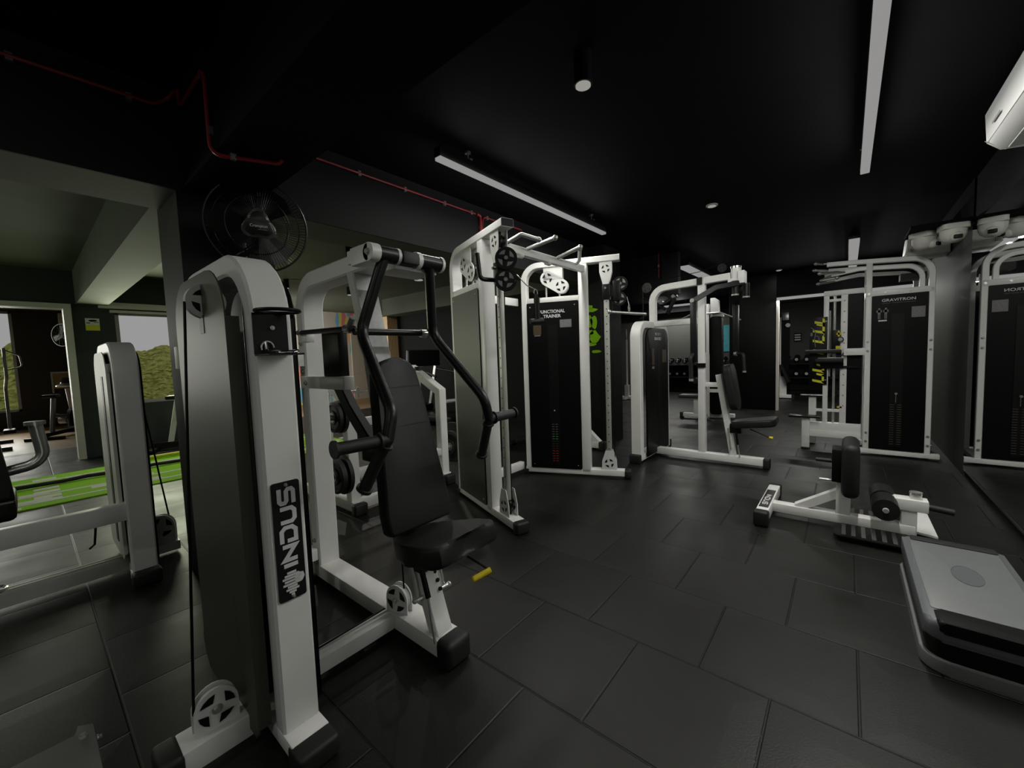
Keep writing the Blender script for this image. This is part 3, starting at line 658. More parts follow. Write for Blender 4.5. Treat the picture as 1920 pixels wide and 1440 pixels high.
# ================================================================ second tower machine at the left edge
t = thing('leg_curl_machine', 'white machine with pale slotted tower and chrome handle at the left edge', 'gym machine', (-3.4, .2, 0))
yw = .39
b = B().rect(fillet([(-3.30, yw, .06), (-3.30, yw, 1.42), (-3.95, yw, 1.42), (-3.95, yw, .06)], .15, 8), .115, .075, Y, .008)
b.box(-3.34, -3.24, yw-.062, yw+.062, .02, .075, bev=.005).box(-4.0, -3.3, yw-.05, yw+.05, .02, .075)
part(t, 'tower_frame', b, 'white_paint')
part(t, 'tower_foot', B().box(-3.27, -3.19, yw-.068, yw+.068, 0, .082, bev=.016), 'rubber')
part(t, 'weight_shroud', shroud(B(), -3.95, -3.38, .12, 1.40, .318, lip=.012, r=.13), 'white_plastic')
part(t, 'shroud_slot', B().box(-3.63, -3.55, .3110, .3145, .20, 1.25), 'black_satin')
part(t, 'weight_shroud', shroud(B(), -3.98, -3.36, .05, 1.40, .47, lip=-.02, r=.13), 'shroud_black')
part(t, 'weight_cover', B().box(-3.92, -3.375, .345, .44, .08, 1.33), 'shroud_black')
part(t, 'cross_beam', B().box(-3.355, -3.28, -.9, yw-.05, .395, .495, bev=.005), 'white_paint')
b = B().box(-3.60, -3.50, -.9, yw-.03, .02, .10, bev=.004).box(-3.572, -3.564, -.9, yw-.03, .10, .108).box(-3.536, -3.528, -.9, yw-.03, .10, .108)
part(t, 'base_beam', b, 'white_paint')
b = B()
hexbolt(hexbolt(b, (-3.28, yw-.04, .52), X, .012), (-3.28, yw-.04, .38), X, .012)
part(t, 'bolt', b, 'chrome')
part(t, 'pulley', pulley(B(), (-3.66, .54, .19), (.9, -.4, 0), .055, .02), ['white_paint', 'black_satin'])
part(t, 'pulley_guard', guard_plate(B(), (-3.66, .54, .19), (.9, -.4, 0), .085, .12, .075).box(-3.72, -3.60, .45, .62, .02, .08), ['white_paint', 'black_satin'])
part(t, 'cable', B().tube([(-3.72, .50, 1.15), (-3.66, .585, .22)], .005, 8).tube([(-3.5, .22, .40), (-3.46, .2, .25), (-3.5, .18, .22)], .006, 8), 'black_satin')
part(t, 'handle', B().tube(fillet([(-2.62, .018, 1.075), (-2.62, .036, .91), (-2.62, -.25, .86)], .06, 7), .021, 14).cyl((-2.62, .018, 1.07), (-2.62, .018, 1.085), .031, 16), 'steel')
b = B().prism([(-.16, -.28), (.135, -.28), (.13, -.22), (.085, .20), (.05, .32), (-.10, .34), (-.16, .20)], (-2.66, -.19, 1.05), Y, (-.2, 0, 1), .07, bev=.015)
part(t, 'back_pad', b, 'leather')
b = B().box(-2.86, -2.55, -.35, -.055, .70, .79, bev=.02).m(1).box(-2.556, -2.546, -.34, -.06, .775, .782)
part(t, 'seat', b, ['leather', 'ac_grey'])
part(t, 'seat_post', B().rect([(-2.7, -.50, .02), (-2.7, -.50, .62), (-2.7, -.25, .70)], .08, .08, X).box(-3.3, -2.66, -.55, -.45, .02, .10), 'white_paint')
part(t, 'grip_ring', B().tube([(-3.52+.06*math.cos(2*PI*k/14), -.20+.06*math.sin(2*PI*k/14), .125) for k in range(14)], .008, 8, closed=True), 'chrome')
# grey steel foot at the bottom left corner
t = thing('bench_base', 'grey steel base of a bench cut off by the bottom left corner', 'gym bench', (-1.7, -.1, 0), .0)
b = B().prism([(-1.78, .06), (-1.805, .026), (-1.762, .02), (-1.762, -.5), (-1.38, -.5), (-1.38, .06)], (0, 0, .185), X, Y, .015, bev=.003)
part(t, 'base_plate', b, 'plate_grey')
for x, y in ((-1.73, .02), (-1.43, .02), (-1.73, -.45), (-1.43, -.45)): part(t, 'leg', B().box(x-.022, x+.022, y-.022, y+.022, 0, .186), 'plate_grey')
part(t, 'bolt', hexbolt(B(), (-1.735, .034, .20), Z, .007), 'chrome'); part(t, 'bolt', hexbolt(B(), (-1.71, .06, .192), Y, .006), 'chrome')
# ================================================================ dual stack cable machine
t = thing('cable_machine', 'tall white dual-stack cable machine with pull-up grips, in the middle behind the press machine', 'gym machine', (-2.1, 3.0, 0))
def wheel_plate(b, pts_c, ax, r, th=.006):
    # a white plate with rounded ends around one or two wheels (centres in order), with dark spoke slots
    ax = Vector(ax).normalized(); u = Vector(Z).cross(ax).normalized(); c0 = Vector(pts_c[0])
    P = [((Vector(c)-c0).dot(u), (Vector(c)-c0).z) for c in pts_c]
    import itertools
    cl = [(p[0]+r*math.cos(a*PI/9), p[1]+r*math.sin(a*PI/9)) for p in P for a in range(18)]
    cl = sorted(set(cl))
    def half(pp):
        h = []
        for p in pp:
            while len(h) > 1 and (h[-1][0]-h[-2][0])*(p[1]-h[-2][1])-(h[-1][1]-h[-2][1])*(p[0]-h[-2][0]) <= 0: h.pop()
            h.append(p)
        return h
    hull = half(cl)[:-1]+half(cl[::-1])[:-1]
    n = u.cross(Vector(Z)); o = c0-ax*(th/2) if n.dot(ax) > 0 else c0+ax*(th/2)
    b.m(0).prism(hull, o, u, Z, th)
    for c in pts_c: holes(b.m(1), c, ax, r*.95, th)
    b.m(0); return b
def cable_stack(org, ang, vs, weights):
    # vs = +1: the covered face points to local -v (towards the other stack for vs=-1)
    M = Matrix.Translation(org) @ Matrix.Rotation(ang, 4, 'Z')
    NB = lambda: B(M)
    W2 = .05
    y0 = 0
    b = NB().rect(fillet([(.035, 0, .05), (.035, 0, 2.22), (1.02, 0, 2.22)], .16, 8), .10, .06, Y, .006)
    b.box(.61, .70, -W2, W2, .05, 2.19, bev=.005).box(0, 1.05, -W2, W2, .025, .085, bev=.005)
    b.box(.06, .62, -W2*.9, W2*.9, 1.82, 1.885, bev=.004)
    part(t, 'stack_frame', b, 'white_paint')
    part(t, 'end_cap', NB().box(1.015, 1.025, -.046, .046, 2.194, 2.246), 'black_satin')
    part(t, 'rubber_foot', NB().box(1.03, 1.10, -.056, .056, 0, .09, bev=.018), 'rubber')
    part(t, 'rubber_foot', NB().box(-.02, .03, -.056, .056, 0, .06, bev=.01), 'rubber')
    for s in (-1, 1):
        fy = s*.056
        cov = part(t, 'weight_cover', NB().prism(rrect(.545, 1.755, .012), (.337, fy+.002, .955), X, Z, .004), 'shroud_black' if weights else 'shroud_grey')
        part(cov, 'cover_edge', NB().box(.607, .611, min(fy, fy-s*.03), max(fy, fy-s*.03), .09, 1.82), 'black_satin')
        hb = NB()
        for (xx, zz) in ((.10, .12), (.57, .12), (.10, 1.79), (.57, 1.79)): hb.cyl((xx, fy, zz), (xx, fy+s*.006, zz), .006, 8)
        part(cov, 'bolt', hb, 'chrome')
        if weights and s == weights:
            q = lambda x, z: M @ Vector((x, fy+s*.0035, z))
            du = (M.to_3x3() @ Vector(X))*(1 if s < 0 else -1)
            part(cov, 'window', NB().box(.285, .385, fy+s*.0021, fy+s*.0035, .12, 1.60), 'black_satin')
            text(cov, 'lettering', 'FUNCTIONAL', q(.335, 1.735), du, Z, .034, 'label_white', width=.27, bold=.02)
            text(cov, 'lettering', 'TRAINER', q(.335, 1.687), du, Z, .034, 'label_white', width=.185, bold=.02)
            sg = 1 if s < 0 else -1
            part(cov, 'instruction_panel', NB().box(.335+.08*1-.0, .335+.20, fy+s*.002, fy+s*.0035, 1.565, 1.645), 'label_dim')
            part(cov, 'muscle_panel', NB().box(.13, .215, fy+s*.002, fy+s*.0035, 1.50, 1.60).m(1).box(.14, .205, fy+s*.002, fy+s*.0037, 1.485, 1.497), ['tick_amber', 'label_dim'])
            tb = NB()
            for k in range(16):
                zz = .16+k*.026
                for j, xx in enumerate((.315, .352)): tb.m(1 if k < 5 else (2 if 5 <= k < 9 else 3 if k < 11 else 0)).box(xx-.012, xx+.012, fy+s*.0034, fy+s*.0042, zz, zz+.005)
            part(cov, 'weight_numbers', tb, ['label_dim', 'label_red', 'tick_amber', 'label_green'])
            part(cov, 'pin', NB().cyl((.335, fy, .70), (.335, fy+s*.012, .70), .008, 10), 'chrome')
    # rail with holes
    rb = NB().box(.86, .91, -.022, .022, .20, 2.0, bev=.004)
    for k in range(22): rb.m(1).box(.884, .886, -.0226, .0226, .30+k*.075, .306+k*.075)
    for k in range(22): rb.m(1).cyl((.885, -.0228, .30+k*.075), (.885, .0228, .30+k*.075), .006, 8)
    part(t, 'rail', rb, ['rail_steel', 'black_satin'])
    part(t, 'rail_mount', NB().box(.868, .902, -.014, .014, .08, .21).box(.87, .90, -.012, .012, 1.99, 2.2), 'black_paint')
    hub = lambda x, z: (x, 0, z)
    # wheels at base and top in white guards
    for s in (-1, 1):
        pb = B(M); pb.prism([(-.075, 0), (.075, 0), (.072, .09), (.035, .20), (-.035, .20), (-.072, .09)], (.885, s*.034 if s < 0 else s*.034+.005, .085), X, Z, .005)
        hol = holes(pb.m(1), (.885, s*.0365, .155), Y, .062, .0056)
        part(t, 'pulley_guard', pb, ['white_paint', 'black_satin'])
        pb = B(M); pb.prism([(-.03, -.22), (.03, -.22), (.062, -.10), (.062, 0), (-.062, 0), (-.062, -.10)], (.885, s*.034 if s < 0 else s*.034+.005, 2.19), X, Z, .005)
        holes(pb.m(1), (.885, s*.0365, 2.12), Y, .055, .0056)
        part(t, 'pulley_guard', pb, ['white_paint', 'black_satin'])
        wb = wheel_plate(B(M), [(.29, s*.03, 2.08), (.43, s*.03, 1.99)], Y, .075)
        wb.box(.25, .45, s*.03-.003, s*.03+.003, 2.06, 2.19)
        part(t, 'pulley_guard', wb, ['white_paint', 'black_satin'])
    part(t, 'pulley', pulley(NB(), (.885, 0, .155), Y, .055, .03), ['black_paint', 'black_satin']); part(t, 'pulley', pulley(NB(), (.885, 0, 2.12), Y, .05, .03), ['black_paint', 'black_satin'])
    part(t, 'pulley', pulley(NB(), (.29, 0, 2.08), Y, .065, .03), ['black_paint', 'black_satin']); part(t, 'pulley', pulley(NB(), (.43, 0, 1.99), Y, .065, .03), ['black_paint', 'black_satin'])
    part(t, 'guide_rod', NB().cyl((.27, 0, .1), (.27, 0, 2.0), .010, 10), 'chrome'); part(t, 'guide_rod', NB().cyl((.41, 0, .1), (.41, 0, 1.95), .010, 10), 'chrome')
    part(t, 'cable', NB().cyl((.83, 0, .16), (.83, 0, 2.1), .004, 8), 'black_satin'); part(t, 'cable', NB().cyl((.94, 0, .16), (.94, 0, 1.9), .004, 8), 'black_satin')
    # black swivel carriage
    cz = 1.90
    cb = NB().box(.845, .925, -.036, .036, cz-.08, cz+.09, bev=.006).box(.92, .96, -.02, .02, cz-.05, cz+.06)
    part(t, 'carriage', cb, 'black_paint')
    return M
MN = cable_stack((-2.80, 2.60, 0), math.radians(-20.8), 1, 0)
MF = cable_stack((-2.70, 3.475, 0), math.radians(21.6), -1, -1)
def carriage(M, side, ax, wr):
    cz = 1.90; q = []
    part(t, 'carriage_wheel', pulley(B(M), (1.02, side*.02, cz+.07), ax, wr, .03), ['black_paint', 'steel'])
    part(t, 'carriage_wheel', pulley(B(M), (1.005, side*.02, cz-.075), ax, wr, .03), ['black_paint', 'steel'])
    part(t, 'carriage_plate', B(M).box(.95, 1.02, -.02, .02, cz-.10, cz+.10, bev=.006), 'black_paint')
    hb = B(M)
    a_ = Vector(ax)
    for p_ in (Vector((1.02, side*.02, cz+.07)), Vector((1.005, side*.02, cz-.075))): hb.cyl(p_-a_*.03, p_+a_*.03, .014, 10)
    hb.cyl((.88, -.06, cz+.03), (.88, .02, cz+.03), .011, 10)
    part(t, 'bolt', hb, 'chrome')
carriage(MN, -1, (.88, -.48, 0), .078); carriage(MF, 1, (.1, -.97, 0), .072)
part(t, 'carriage_handle', B(MN).tube(fillet([(.90, -.03, 1.84), (.90, -.17, 1.84), (.90, -.185, 2.02)], .04), .016, 12), 'black_paint')
# crossbar and grips
b = B().box(-2.085, -2.035, 2.36, 3.66, 2.10, 2.165, bev=.005)
for y in (2.62, 3.02): b.cyl((-2.06, y, 2.105), (-2.06, y+.05, 2.105), .028, 14)
part(t, 'pull_up_bar', b, 'white_paint')
def grip(pts): part(t, 'pull_up_grip', B().tube(fillet(pts, .03), .0165, 12).ball(pts[-1], .022), 'steel')
grip([(-2.03, 2.45, 2.16), (-1.93, 2.50, 2.21), (-1.88, 2.66, 2.19)])
grip([(-2.04, 2.72, 2.16), (-1.78, 2.74, 2.20)])
grip([(-2.04, 3.17, 2.16), (-1.78, 3.13, 2.20)])
grip([(-2.03, 3.50, 2.16), (-1.97, 3.44, 2.17), (-1.82, 3.19, 2.20)])
b = B().box(-2.79, -2.73, 2.62, 3.46, .04, .12, bev=.004).box(-2.79, -2.74, 2.62, 3.46, 1.82, 1.90, bev=.004)
part(t, 'rear_beam', b, 'white_paint')
def snaphook(p, k): return B().tube([(p[0], p[1], p[2]), (p[0], p[1]+.012, p[2]-.02), (p[0], p[1]+.008, p[2]-.05), (p[0], p[1]-.008, p[2]-.05), (p[0], p[1]-.012, p[2]-.02), (p[0], p[1], p[2])], .003, 6)
pn = MN @ Vector((1.125, .0, 1.84)); qn = Vector((-1.745, 2.41, 1.76))
t2 = thing('cable_strap', 'black webbing handle strap hanging from the near cable arm', 'strap', qn)
part(t2, 'chain', B().tube([pn, pn.lerp(qn, .5)+Vector((0, 0, -.02)), qn], .004, 6).tube([qn+Vector((.0, .022*math.cos(k*.7), -.02+.022*math.sin(k*.7))) for k in range(9)], .004, 6, closed=True), 'chrome')
b = B().box(qn.x-.004, qn.x+.004, qn.y-.022, qn.y+.022, qn.z-.21, qn.z-.03, bev=.002).box(qn.x+.004, qn.x+.010, qn.y+.004, qn.y+.034, qn.z-.21, qn.z-.05, bev=.002)
part(t2, 'webbing', b, 'fabric_black')
b = B().cyl((qn.x-.02, qn.y-.05, qn.z-.23), (qn.x+.02, qn.y+.05, qn.z-.22), .019, 14)
part(t2, 'grip', b, 'rubber')
pf = MF @ Vector((1.085, -.03, 1.83)); qf = pf+Vector((.02, .0, -.16))
t3 = thing('straight_cable_bar', 'short chrome bar clipped to the far cable arm', 'bar', qf)
part(t3, 'hook', B().tube([pf, qf+Vector((0, 0, .08))], .004, 6).tube([qf+Vector((0, .018*math.cos(k*.7), .045+.035*math.sin(k*.7))) for k in range(9)], .004, 6, closed=True), 'chrome')
part(t3, 'bar', B().cyl(qf+Vector((-.13, -.16, .012)), qf+Vector((.10, .17, -.012)), .014, 12).ball(qf+Vector((-.13, -.16, .012)), .022), 'steel')
# green painted face on the black pillar
pm = B(); random.seed(11)
for (cx, cz, w, h) in ((-2.84, 1.93, .15, .07), (-2.75, 1.89, .13, .06), (-2.85, 1.72, .06, .20), (-2.79, 1.73, .06, .22), (-2.72, 1.72, .08, .20), (-2.85, 1.50, .11, .14), (-2.72, 1.51, .12, .17), (-2.79, 1.41, .15, .06), (-2.70, 1.31, .12, .04), (-2.77, 1.58, .06, .06)):
    k = 9; w *= 1.45; pm.prism([(w*.5*random.uniform(.7, 1.2)*math.cos(2*PI*i/k), h*.5*random.uniform(.7, 1.2)*math.sin(2*PI*i/k)) for i in range(k)], (cx, 5.118, cz), X, Z, .003)
solo('wall_painting', pm, 'turf_green', 'bright green brush-stroke painting on the black pillar behind the cable machine', 'wall painting', loc=(-2.78, 5.117, 1.3))
# ================================================================ pec fly machine
t = thing('pec_fly_machine', 'white pec fly machine with narrow black weight tower, right of the cable machine', 'gym machine', (-1.4, 4.95, 0))
b = B().rect(fillet([(-1.87, 4.52, .06), (-1.87, 4.52, 1.60), (-1.87, 5.40, 1.60), (-1.87, 5.40, .06)], .16, 8), .12, .085, X, .007)
b.box(-1.93, -1.81, 4.46, 5.46, .02, .09, bev=.005)
part(t, 'tower_frame', b, 'white_paint')
part(t, 'tower_foot', B().box(-1.935, -1.805, 4.41, 4.475, 0, .10, bev=.012), 'rubber'); part(t, 'tower_foot', B().box(-1.935, -1.805, 5.45, 5.51, 0, .10, bev=.012), 'rubber')
pl = [(-.36, -.75), (.36, -.75), (.36, .60)]+[(.22+.14*math.cos(math.radians(a)), .62+.14*math.sin(math.radians(a))) for a in range(0, 91, 15)]+[(-.22+.14*math.cos(math.radians(a)), .62+.14*math.sin(math.radians(a))) for a in range(90, 181, 15)]
cov = part(t, 'weight_cover', B().prism(pl, (-1.80, 4.96, .80), Y, Z, .02, bev=.006), 'shroud_black')
part(cov, 'window', B().box(-1.781, -1.779, 4.94, 5.03, .10, 1.33), 'black_satin')
text(cov, 'lettering', 'PEC FLY /', (-1.778, 4.96, 1.49), Y, Z, .032, 'label_white', width=.20, bold=.02)
text(cov, 'lettering', 'REAR DELT', (-1.778, 4.96, 1.435), Y, Z, .034, 'label_white', width=.23, bold=.02)
part(cov, 'muscle_panel', B().box(-1.7795, -1.7785, 4.76, 4.83, 1.12, 1.32).m(1).box(-1.7795, -1.7785, 4.76, 4.83, 1.075, 1.105), ['tick_amber', 'label_dim'])
part(cov, 'instruction_panel', B().box(-1.7795, -1.7785, 5.10, 5.25, 1.14, 1.30), 'tick_amber')
b = B().box(-1.82, -.66, 4.90, 5.0, .03, .105, bev=.005).box(-1.31, -1.235, 4.91, 4.99, .10, 2.06, bev=.005)
b.rect(fillet([(-1.83, 4.95, 1.60), (-1.83, 4.95, 2.03), (-.98, 4.95, 2.06)], .16, 8), .075, .075, Y, .006)
b.box(-1.83, -1.30, 4.92, 4.98, 1.58, 1.645, bev=.004).box(-1.26, -1.08, 4.92, 4.98, .86, .91, bev=.004)
b.rect([(-1.10, 4.95, 1.0), (-.955, 4.95, .10)], .07, .06, Y, .005)
b.cyl((-.93, 4.95, 2.03), (-.93, 4.95, 2.14), .05, 18).box(-1.0, -.85, 4.90, 5.0, 1.98, 2.03).box(-.90, -.84, 4.88, 5.02, 1.97, 2.10, bev=.004)
part(t, 'press_frame', b, 'white_paint')
part(t, 'rubber_foot', B().box(-.67, -.605, 4.893, 5.007, 0, .112, bev=.018), 'rubber')
part(t, 'pivot', B().cyl((-.93, 4.90, 1.86), (-.93, 4.90, 2.0), .035, 16).cyl((-.85, 5.03, 1.84), (-.85, 5.03, 1.98), .035, 16), 'black_paint')
part(t, 'pivot_cap', B().cyl((-.93, 4.95, 2.14), (-.93, 4.95, 2.16), .053, 18).cyl((-.93, 4.90, 1.845), (-.93, 4.90, 1.86), .038, 16).cyl((-.85, 5.03, 1.825), (-.85, 5.03, 1.84), .038, 16), 'chrome')
b = B().rect([(-.90, 4.90, 1.97), (-1.08, 4.72, 1.93), (-1.26, 4.56, 1.80)], .05, .055, (.6, -.75, .1), .005)
b.box(-1.285, -1.225, 4.53, 4.59, 1.15, 1.80, bev=.006)
a = part(t, 'fly_arm', b, 'black_paint')
part(a, 'grip', B().tube(fillet([(-1.27, 4.50, 1.10), (-1.27, 4.48, 1.20), (-1.26, 4.55, 1.24)], .03), .022, 12).cyl((-1.27, 4.51, .98), (-1.27, 4.50, 1.12), .022, 12), 'rubber')
part(a, 'grip_end', B().cyl((-1.27, 4.512, .955), (-1.27, 4.51, .98), .024, 12), 'chrome')
part(a, 'elbow_bolt', B().cyl((-1.26, 4.515, 1.80), (-1.26, 4.53, 1.80), .022, 12), 'chrome')
b = B().rect([(-.85, 5.04, 1.95), (-.93, 5.28, 1.93), (-1.02, 5.42, 1.80)], .05, .055, (.75, .5, .1), .005).box(-1.05, -.99, 5.39, 5.45, 1.20, 1.80, bev=.006)
a = part(t, 'fly_arm', b, 'black_paint')
part(a, 'grip', B().tube(fillet([(-1.02, 5.40, 1.22), (-.96, 5.38, 1.22), (-.93, 5.36, 1.20), (-.92, 5.36, 1.02)], .05), .02, 12), 'rubber')
part(a, 'grip_end', B().cyl((-.92, 5.36, 1.0), (-.92, 5.36, 1.02), .022, 12).cyl((-1.03, 5.40, 1.22), (-1.0, 5.39, 1.22), .026, 12), 'chrome')
part(t, 'pulley', pulley(B(), (-1.90, 4.95, 2.06), Y, .06, .03), ['black_paint', 'black_satin'])
part(t, 'pulley', pulley(B(), (-1.06, 4.93, 2.16), Y, .045, .03), ['black_paint', 'black_satin'])
part(t, 'cable', B().tube([(-1.90, 4.95, 2.12), (-1.30, 4.95, 2.16), (-1.06, 4.93, 2.205)], .004, 6).tube([(-1.955, 4.95, 2.06), (-1.955, 4.95, 1.62)], .004, 6), 'black_satin')
part(t, 'decal', B().box(-1.2345, -1.2335, 4.93, 4.955, 1.25, 1.78), 'black_satin')
part(t, 'clamp', B().box(-1.32, -1.225, 4.895, 4.911, 1.08, 1.13).box(-1.315, -1.26, 4.895, 4.912, 2.01, 2.09), 'black_satin')
pl = rrect(.30, .50, .08)
part(t, 'back_pad', B().prism(pl, (-1.0, 4.95, .86), Y, (-.14, 0, .9), .07, bev=.015), 'leather')
pl = [(-.19, -.10), (-.19, .10), (-.05, .16), (.18, .17), (.22, .12), (.22, -.12), (.18, -.17), (-.05, -.16)]
part(t, 'seat', B().prism(pl, (-.76, 4.95, .445), (.42, 0, .06), Y, .075, bev=.018), 'leather')
part(t, 'seat_plate', B().box(-.98, -.87, 4.90, 5.0, .36, .46), 'black_paint')
part(t, 'slide_rod', B().cyl((-.965, 4.87, .18), (-.99, 4.87, .42), .010, 10).cyl((-.965, 5.03, .18), (-.99, 5.03, .42), .010, 10).cyl((-.965, 4.87, .19), (-.965, 5.03, .19), .008, 10), 'chrome')
part(t, 'gas_strut', B().cyl((-.88, 4.885, .10), (-.90, 4.885, .26), .006, 8).m(1).cyl((-.90, 4.885, .24), (-.92, 4.885, .42), .012, 10), ['chrome', 'black_satin'])
part(t, 'adjust_lever', B().tube([(-.78, 4.88, .42), (-.60, 4.80, .365)], .006, 8).m(1).tube([(-.60, 4.80, .365), (-.565, 4.80, .36)], .014, 10), ['black_paint', 'yellow_grip'], 'black lever with yellow tip')
# ================================================================ assisted pull-up machine (right)
t = thing('pull_up_machine', 'white assisted pull-up machine with tall black front panel, beside the mirror', 'gym machine', (.3, 6.3, 0))
b = B()
for y in (6.19, 6.72):
    b.rect(fillet([(.683, y, .06), (.683, y, 2.165), (.1, y, 2.215), (-.20, y, 2.235)], .17, 8), .06, .05, Y, .005)
    b.rect(fillet([(.61, y+.02, 1.84), (.61, y+.02, 2.095), (.1, y+.02, 2.14), (-.22, y+.02, 2.10)], .14, 8), .045, .042, Y, .004)
    b.box(.155, .208, y-.03, y+.03, .06, 2.19, bev=.005).box(.155, .70, y-.032, y+.032, 1.81, 1.872, bev=.004).box(.09, .78, y-.035, y+.035, .02, .07, bev=.004)
    b.box(-.03, .16, y-.03, y+.03, 1.155, 1.235, bev=.004)
b.box(.66, .705, 6.19, 6.72, .02, .07).box(.155, .208, 6.19, 6.72, 1.81, 1.87)
part(t, 'frame', b, 'white_paint')
cov = part(t, 'weight_cover', B().prism(rrect(.452, 1.735, .01), (.433, 6.1575, .945), X, Z, .004), 'shroud_black')
part(t, 'weight_cover', B().box(.226, .664, 6.74, 6.745, .085, 1.80), 'shroud_black')
part(t, 'side_cover', B().box(.0, .134, 6.24, 6.25, .34, 1.86), 'shroud_black')
part(t, 'bumper', B().box(.45, .66, 6.36, 6.56, 1.98, 2.05), 'black_satin')
part(cov, 'window', B().box(.375, .475, 6.1470, 6.1482, .12, 1.60), 'black_satin')
text(cov, 'lettering', 'GRAVITRON', (.425, 6.1478, 1.755), X, Z, .030, 'label_white', width=.27, bold=.012)
text(cov, 'lettering', 'WEIGHT TRAINING EXERCISES', (.425, 6.1478, 1.722), X, Z, .009, 'label_dim', width=.27)
part(cov, 'instruction_panel', B().box(.53, .635, 6.1472, 6.1482, 1.55, 1.665), 'label_dim')
q = B()
for xx in (.27, .325):
    q.ball((xx, 6.148, 1.665), .010, (1, .1, 1), 10).box(xx-.011, xx+.011, 6.1472, 6.1482, 1.60, 1.654).box(xx-.022, xx+.022, 6.1472, 6.1482, 1.625, 1.65).box(xx-.010, xx-.002, 6.1472, 6.1482, 1.55, 1.60).box(xx+.002, xx+.010, 6.1472, 6.1482, 1.55, 1.60)
q.m(1).box(.265, .335, 6.1470, 6.1482, 1.525, 1.54)
part(cov, 'muscle_panel', q, ['label_dim', 'label_white'])
q = B()
for k in range(18):
    for xx in (.395, .455): q.box(xx-.018, xx+.018, 6.1462, 6.1472, .15+k*.026, .154+k*.026)
part(cov, 'weight_numbers', q, 'weight_print')
part(cov, 'pin', B().cyl((.425, 6.15, .72), (.425, 6.13, .72), .012, 12).cyl((.425, 6.147, .62), (.425, 6.147, .72), .003, 6), 'steel')
q = B()
for zz in (.16, .26, 1.2, 1.3, 1.84): hexbolt(hexbolt(q, (.683, 6.158, zz), (0, -1, 0), .009), (.18, 6.158, zz), (0, -1, 0), .009)
for xx in (.32, .42, .52): hexbolt(q, (xx, 6.157, 1.84), (0, -1, 0), .008)
part(t, 'bolt', q, 'steel')
b = B()
for (x, w) in ((-.20, .05), (-.03, .065)): b.box(x-w/2, x+w/2, 6.24, 6.30, .32, 1.93, bev=.004)
b.box(-.225, .14, 6.235, 6.305, 1.87, 1.93, bev=.004).box(-.20, 0, 6.245, 6.295, 1.80, 1.83).box(-.30, 0, 6.25, 6.29, .47, .50)
b.box(-.35, .14, 6.22, 6.31, .24, .335, bev=.004).box(-.36, .14, 6.20, 6.33, .16, .24, bev=.004)
b.box(-.425, -.345, 6.17, 6.25, .02, .40, bev=.004).box(-.38, -.30, 6.55, 6.63, .02, .62, bev=.004)
part(t, 'carriage_frame', b, 'white_paint')
part(t, 'rubber_foot', B().box(-.43, -.34, 6.165, 6.255, 0, .022, bev=.004), 'rubber')
q = B()
for k in range(11): q.cyl((-.03, 6.238, .55+k*.125), (-.03, 6.242, .55+k*.125), .009, 10)
part(t, 'peg_hole', q, 'ac_grey')
part(t, 'guide_rod', B().cyl((-.12, 6.27, .30), (-.12, 6.27, 1.87), .013, 12), 'chrome')
part(t, 'guide_rod', B().cyl((-.165, 6.30, .9), (-.165, 6.30, 1.7), .010, 12), 'chrome')
part(t, 'carriage', B().box(-.145, -.075, 6.22, 6.30, 1.18, 1.46, bev=.006).box(-.25, -.03, 6.20, 6.30, 1.00, 1.10, bev=.004).box(-.03, .11, 6.21, 6.23, 1.005, 1.03).box(-.10, -.05, 6.20, 6.24, 1.10, 1.2), 'black_satin')
part(t, 'roller', B().cyl((-.062, 6.20, 1.345), (-.062, 6.225, 1.345), .032, 18).m(1).cyl((-.062, 6.195, 1.345), (-.062, 6.228, 1.345), .021, 14), ['rubber', 'ac_grey'])
part(t, 'bracket', B().box(-.10, -.05, 6.195, 6.21, 1.40, 1.425).box(-.088, -.07, 6.195, 6.21, 1.38, 1.45).box(-.105, -.06, 6.195, 6.21, 1.235, 1.27).box(-.085, -.04, 6.24, 6.26, .52, .54), 'yellow_grip')
part(t, 'knee_bar', B().box(-.40, -.05, 6.14, 6.19, 1.185, 1.225, bev=.006).m(1).box(-.395, -.06, 6.145, 6.185, 1.225, 1.231), ['leather', 'steel'])
part(t, 'knee_pad', B().box(-.30, -.03, 6.10, 6.34, 1.075, 1.125, bev=.012).m(1).box(-.27, -.04, 6.12, 6.30, 1.125, 1.132), ['leather', 'steel'])
part(t, 'foot_step', B().box(-.56, -.24, 6.12, 6.27, .395, .42, bev=.004), 'mesh_guard'); part(t, 'foot_step', B().box(-.47, -.20, 6.52, 6.66, .62, .64, bev=.004), 'mesh_guard')
def gr(p): part(t, 'pull_up_grip', B().tube(fillet(p, .03), .014, 10).ball(p[-1], .021), 'steel')
gr([(.0, 6.19, 2.23), (-.24, 6.19, 2.25), (-.30, 6.10, 2.25)]); gr([(-.02, 6.21, 2.12), (-.10, 6.15, 2.13), (-.26, 6.02, 2.12)]); gr([(-.16, 6.21, 2.10), (-.26, 6.0, 2.03), (-.10, 5.96, 2.04)])
gr([(-.10, 6.72, 2.23), (-.22, 6.72, 2.24), (-.34, 6.55, 2.24)]); gr([(-.12, 6.74, 2.10), (-.30, 6.6, 2.07)])
part(t, 'warning_label', B().prism([(-.025, -.02), (.025, -.02), (0, .026)], (-.035, 6.2385, 1.165), X, Z, .001), 'tick_amber')
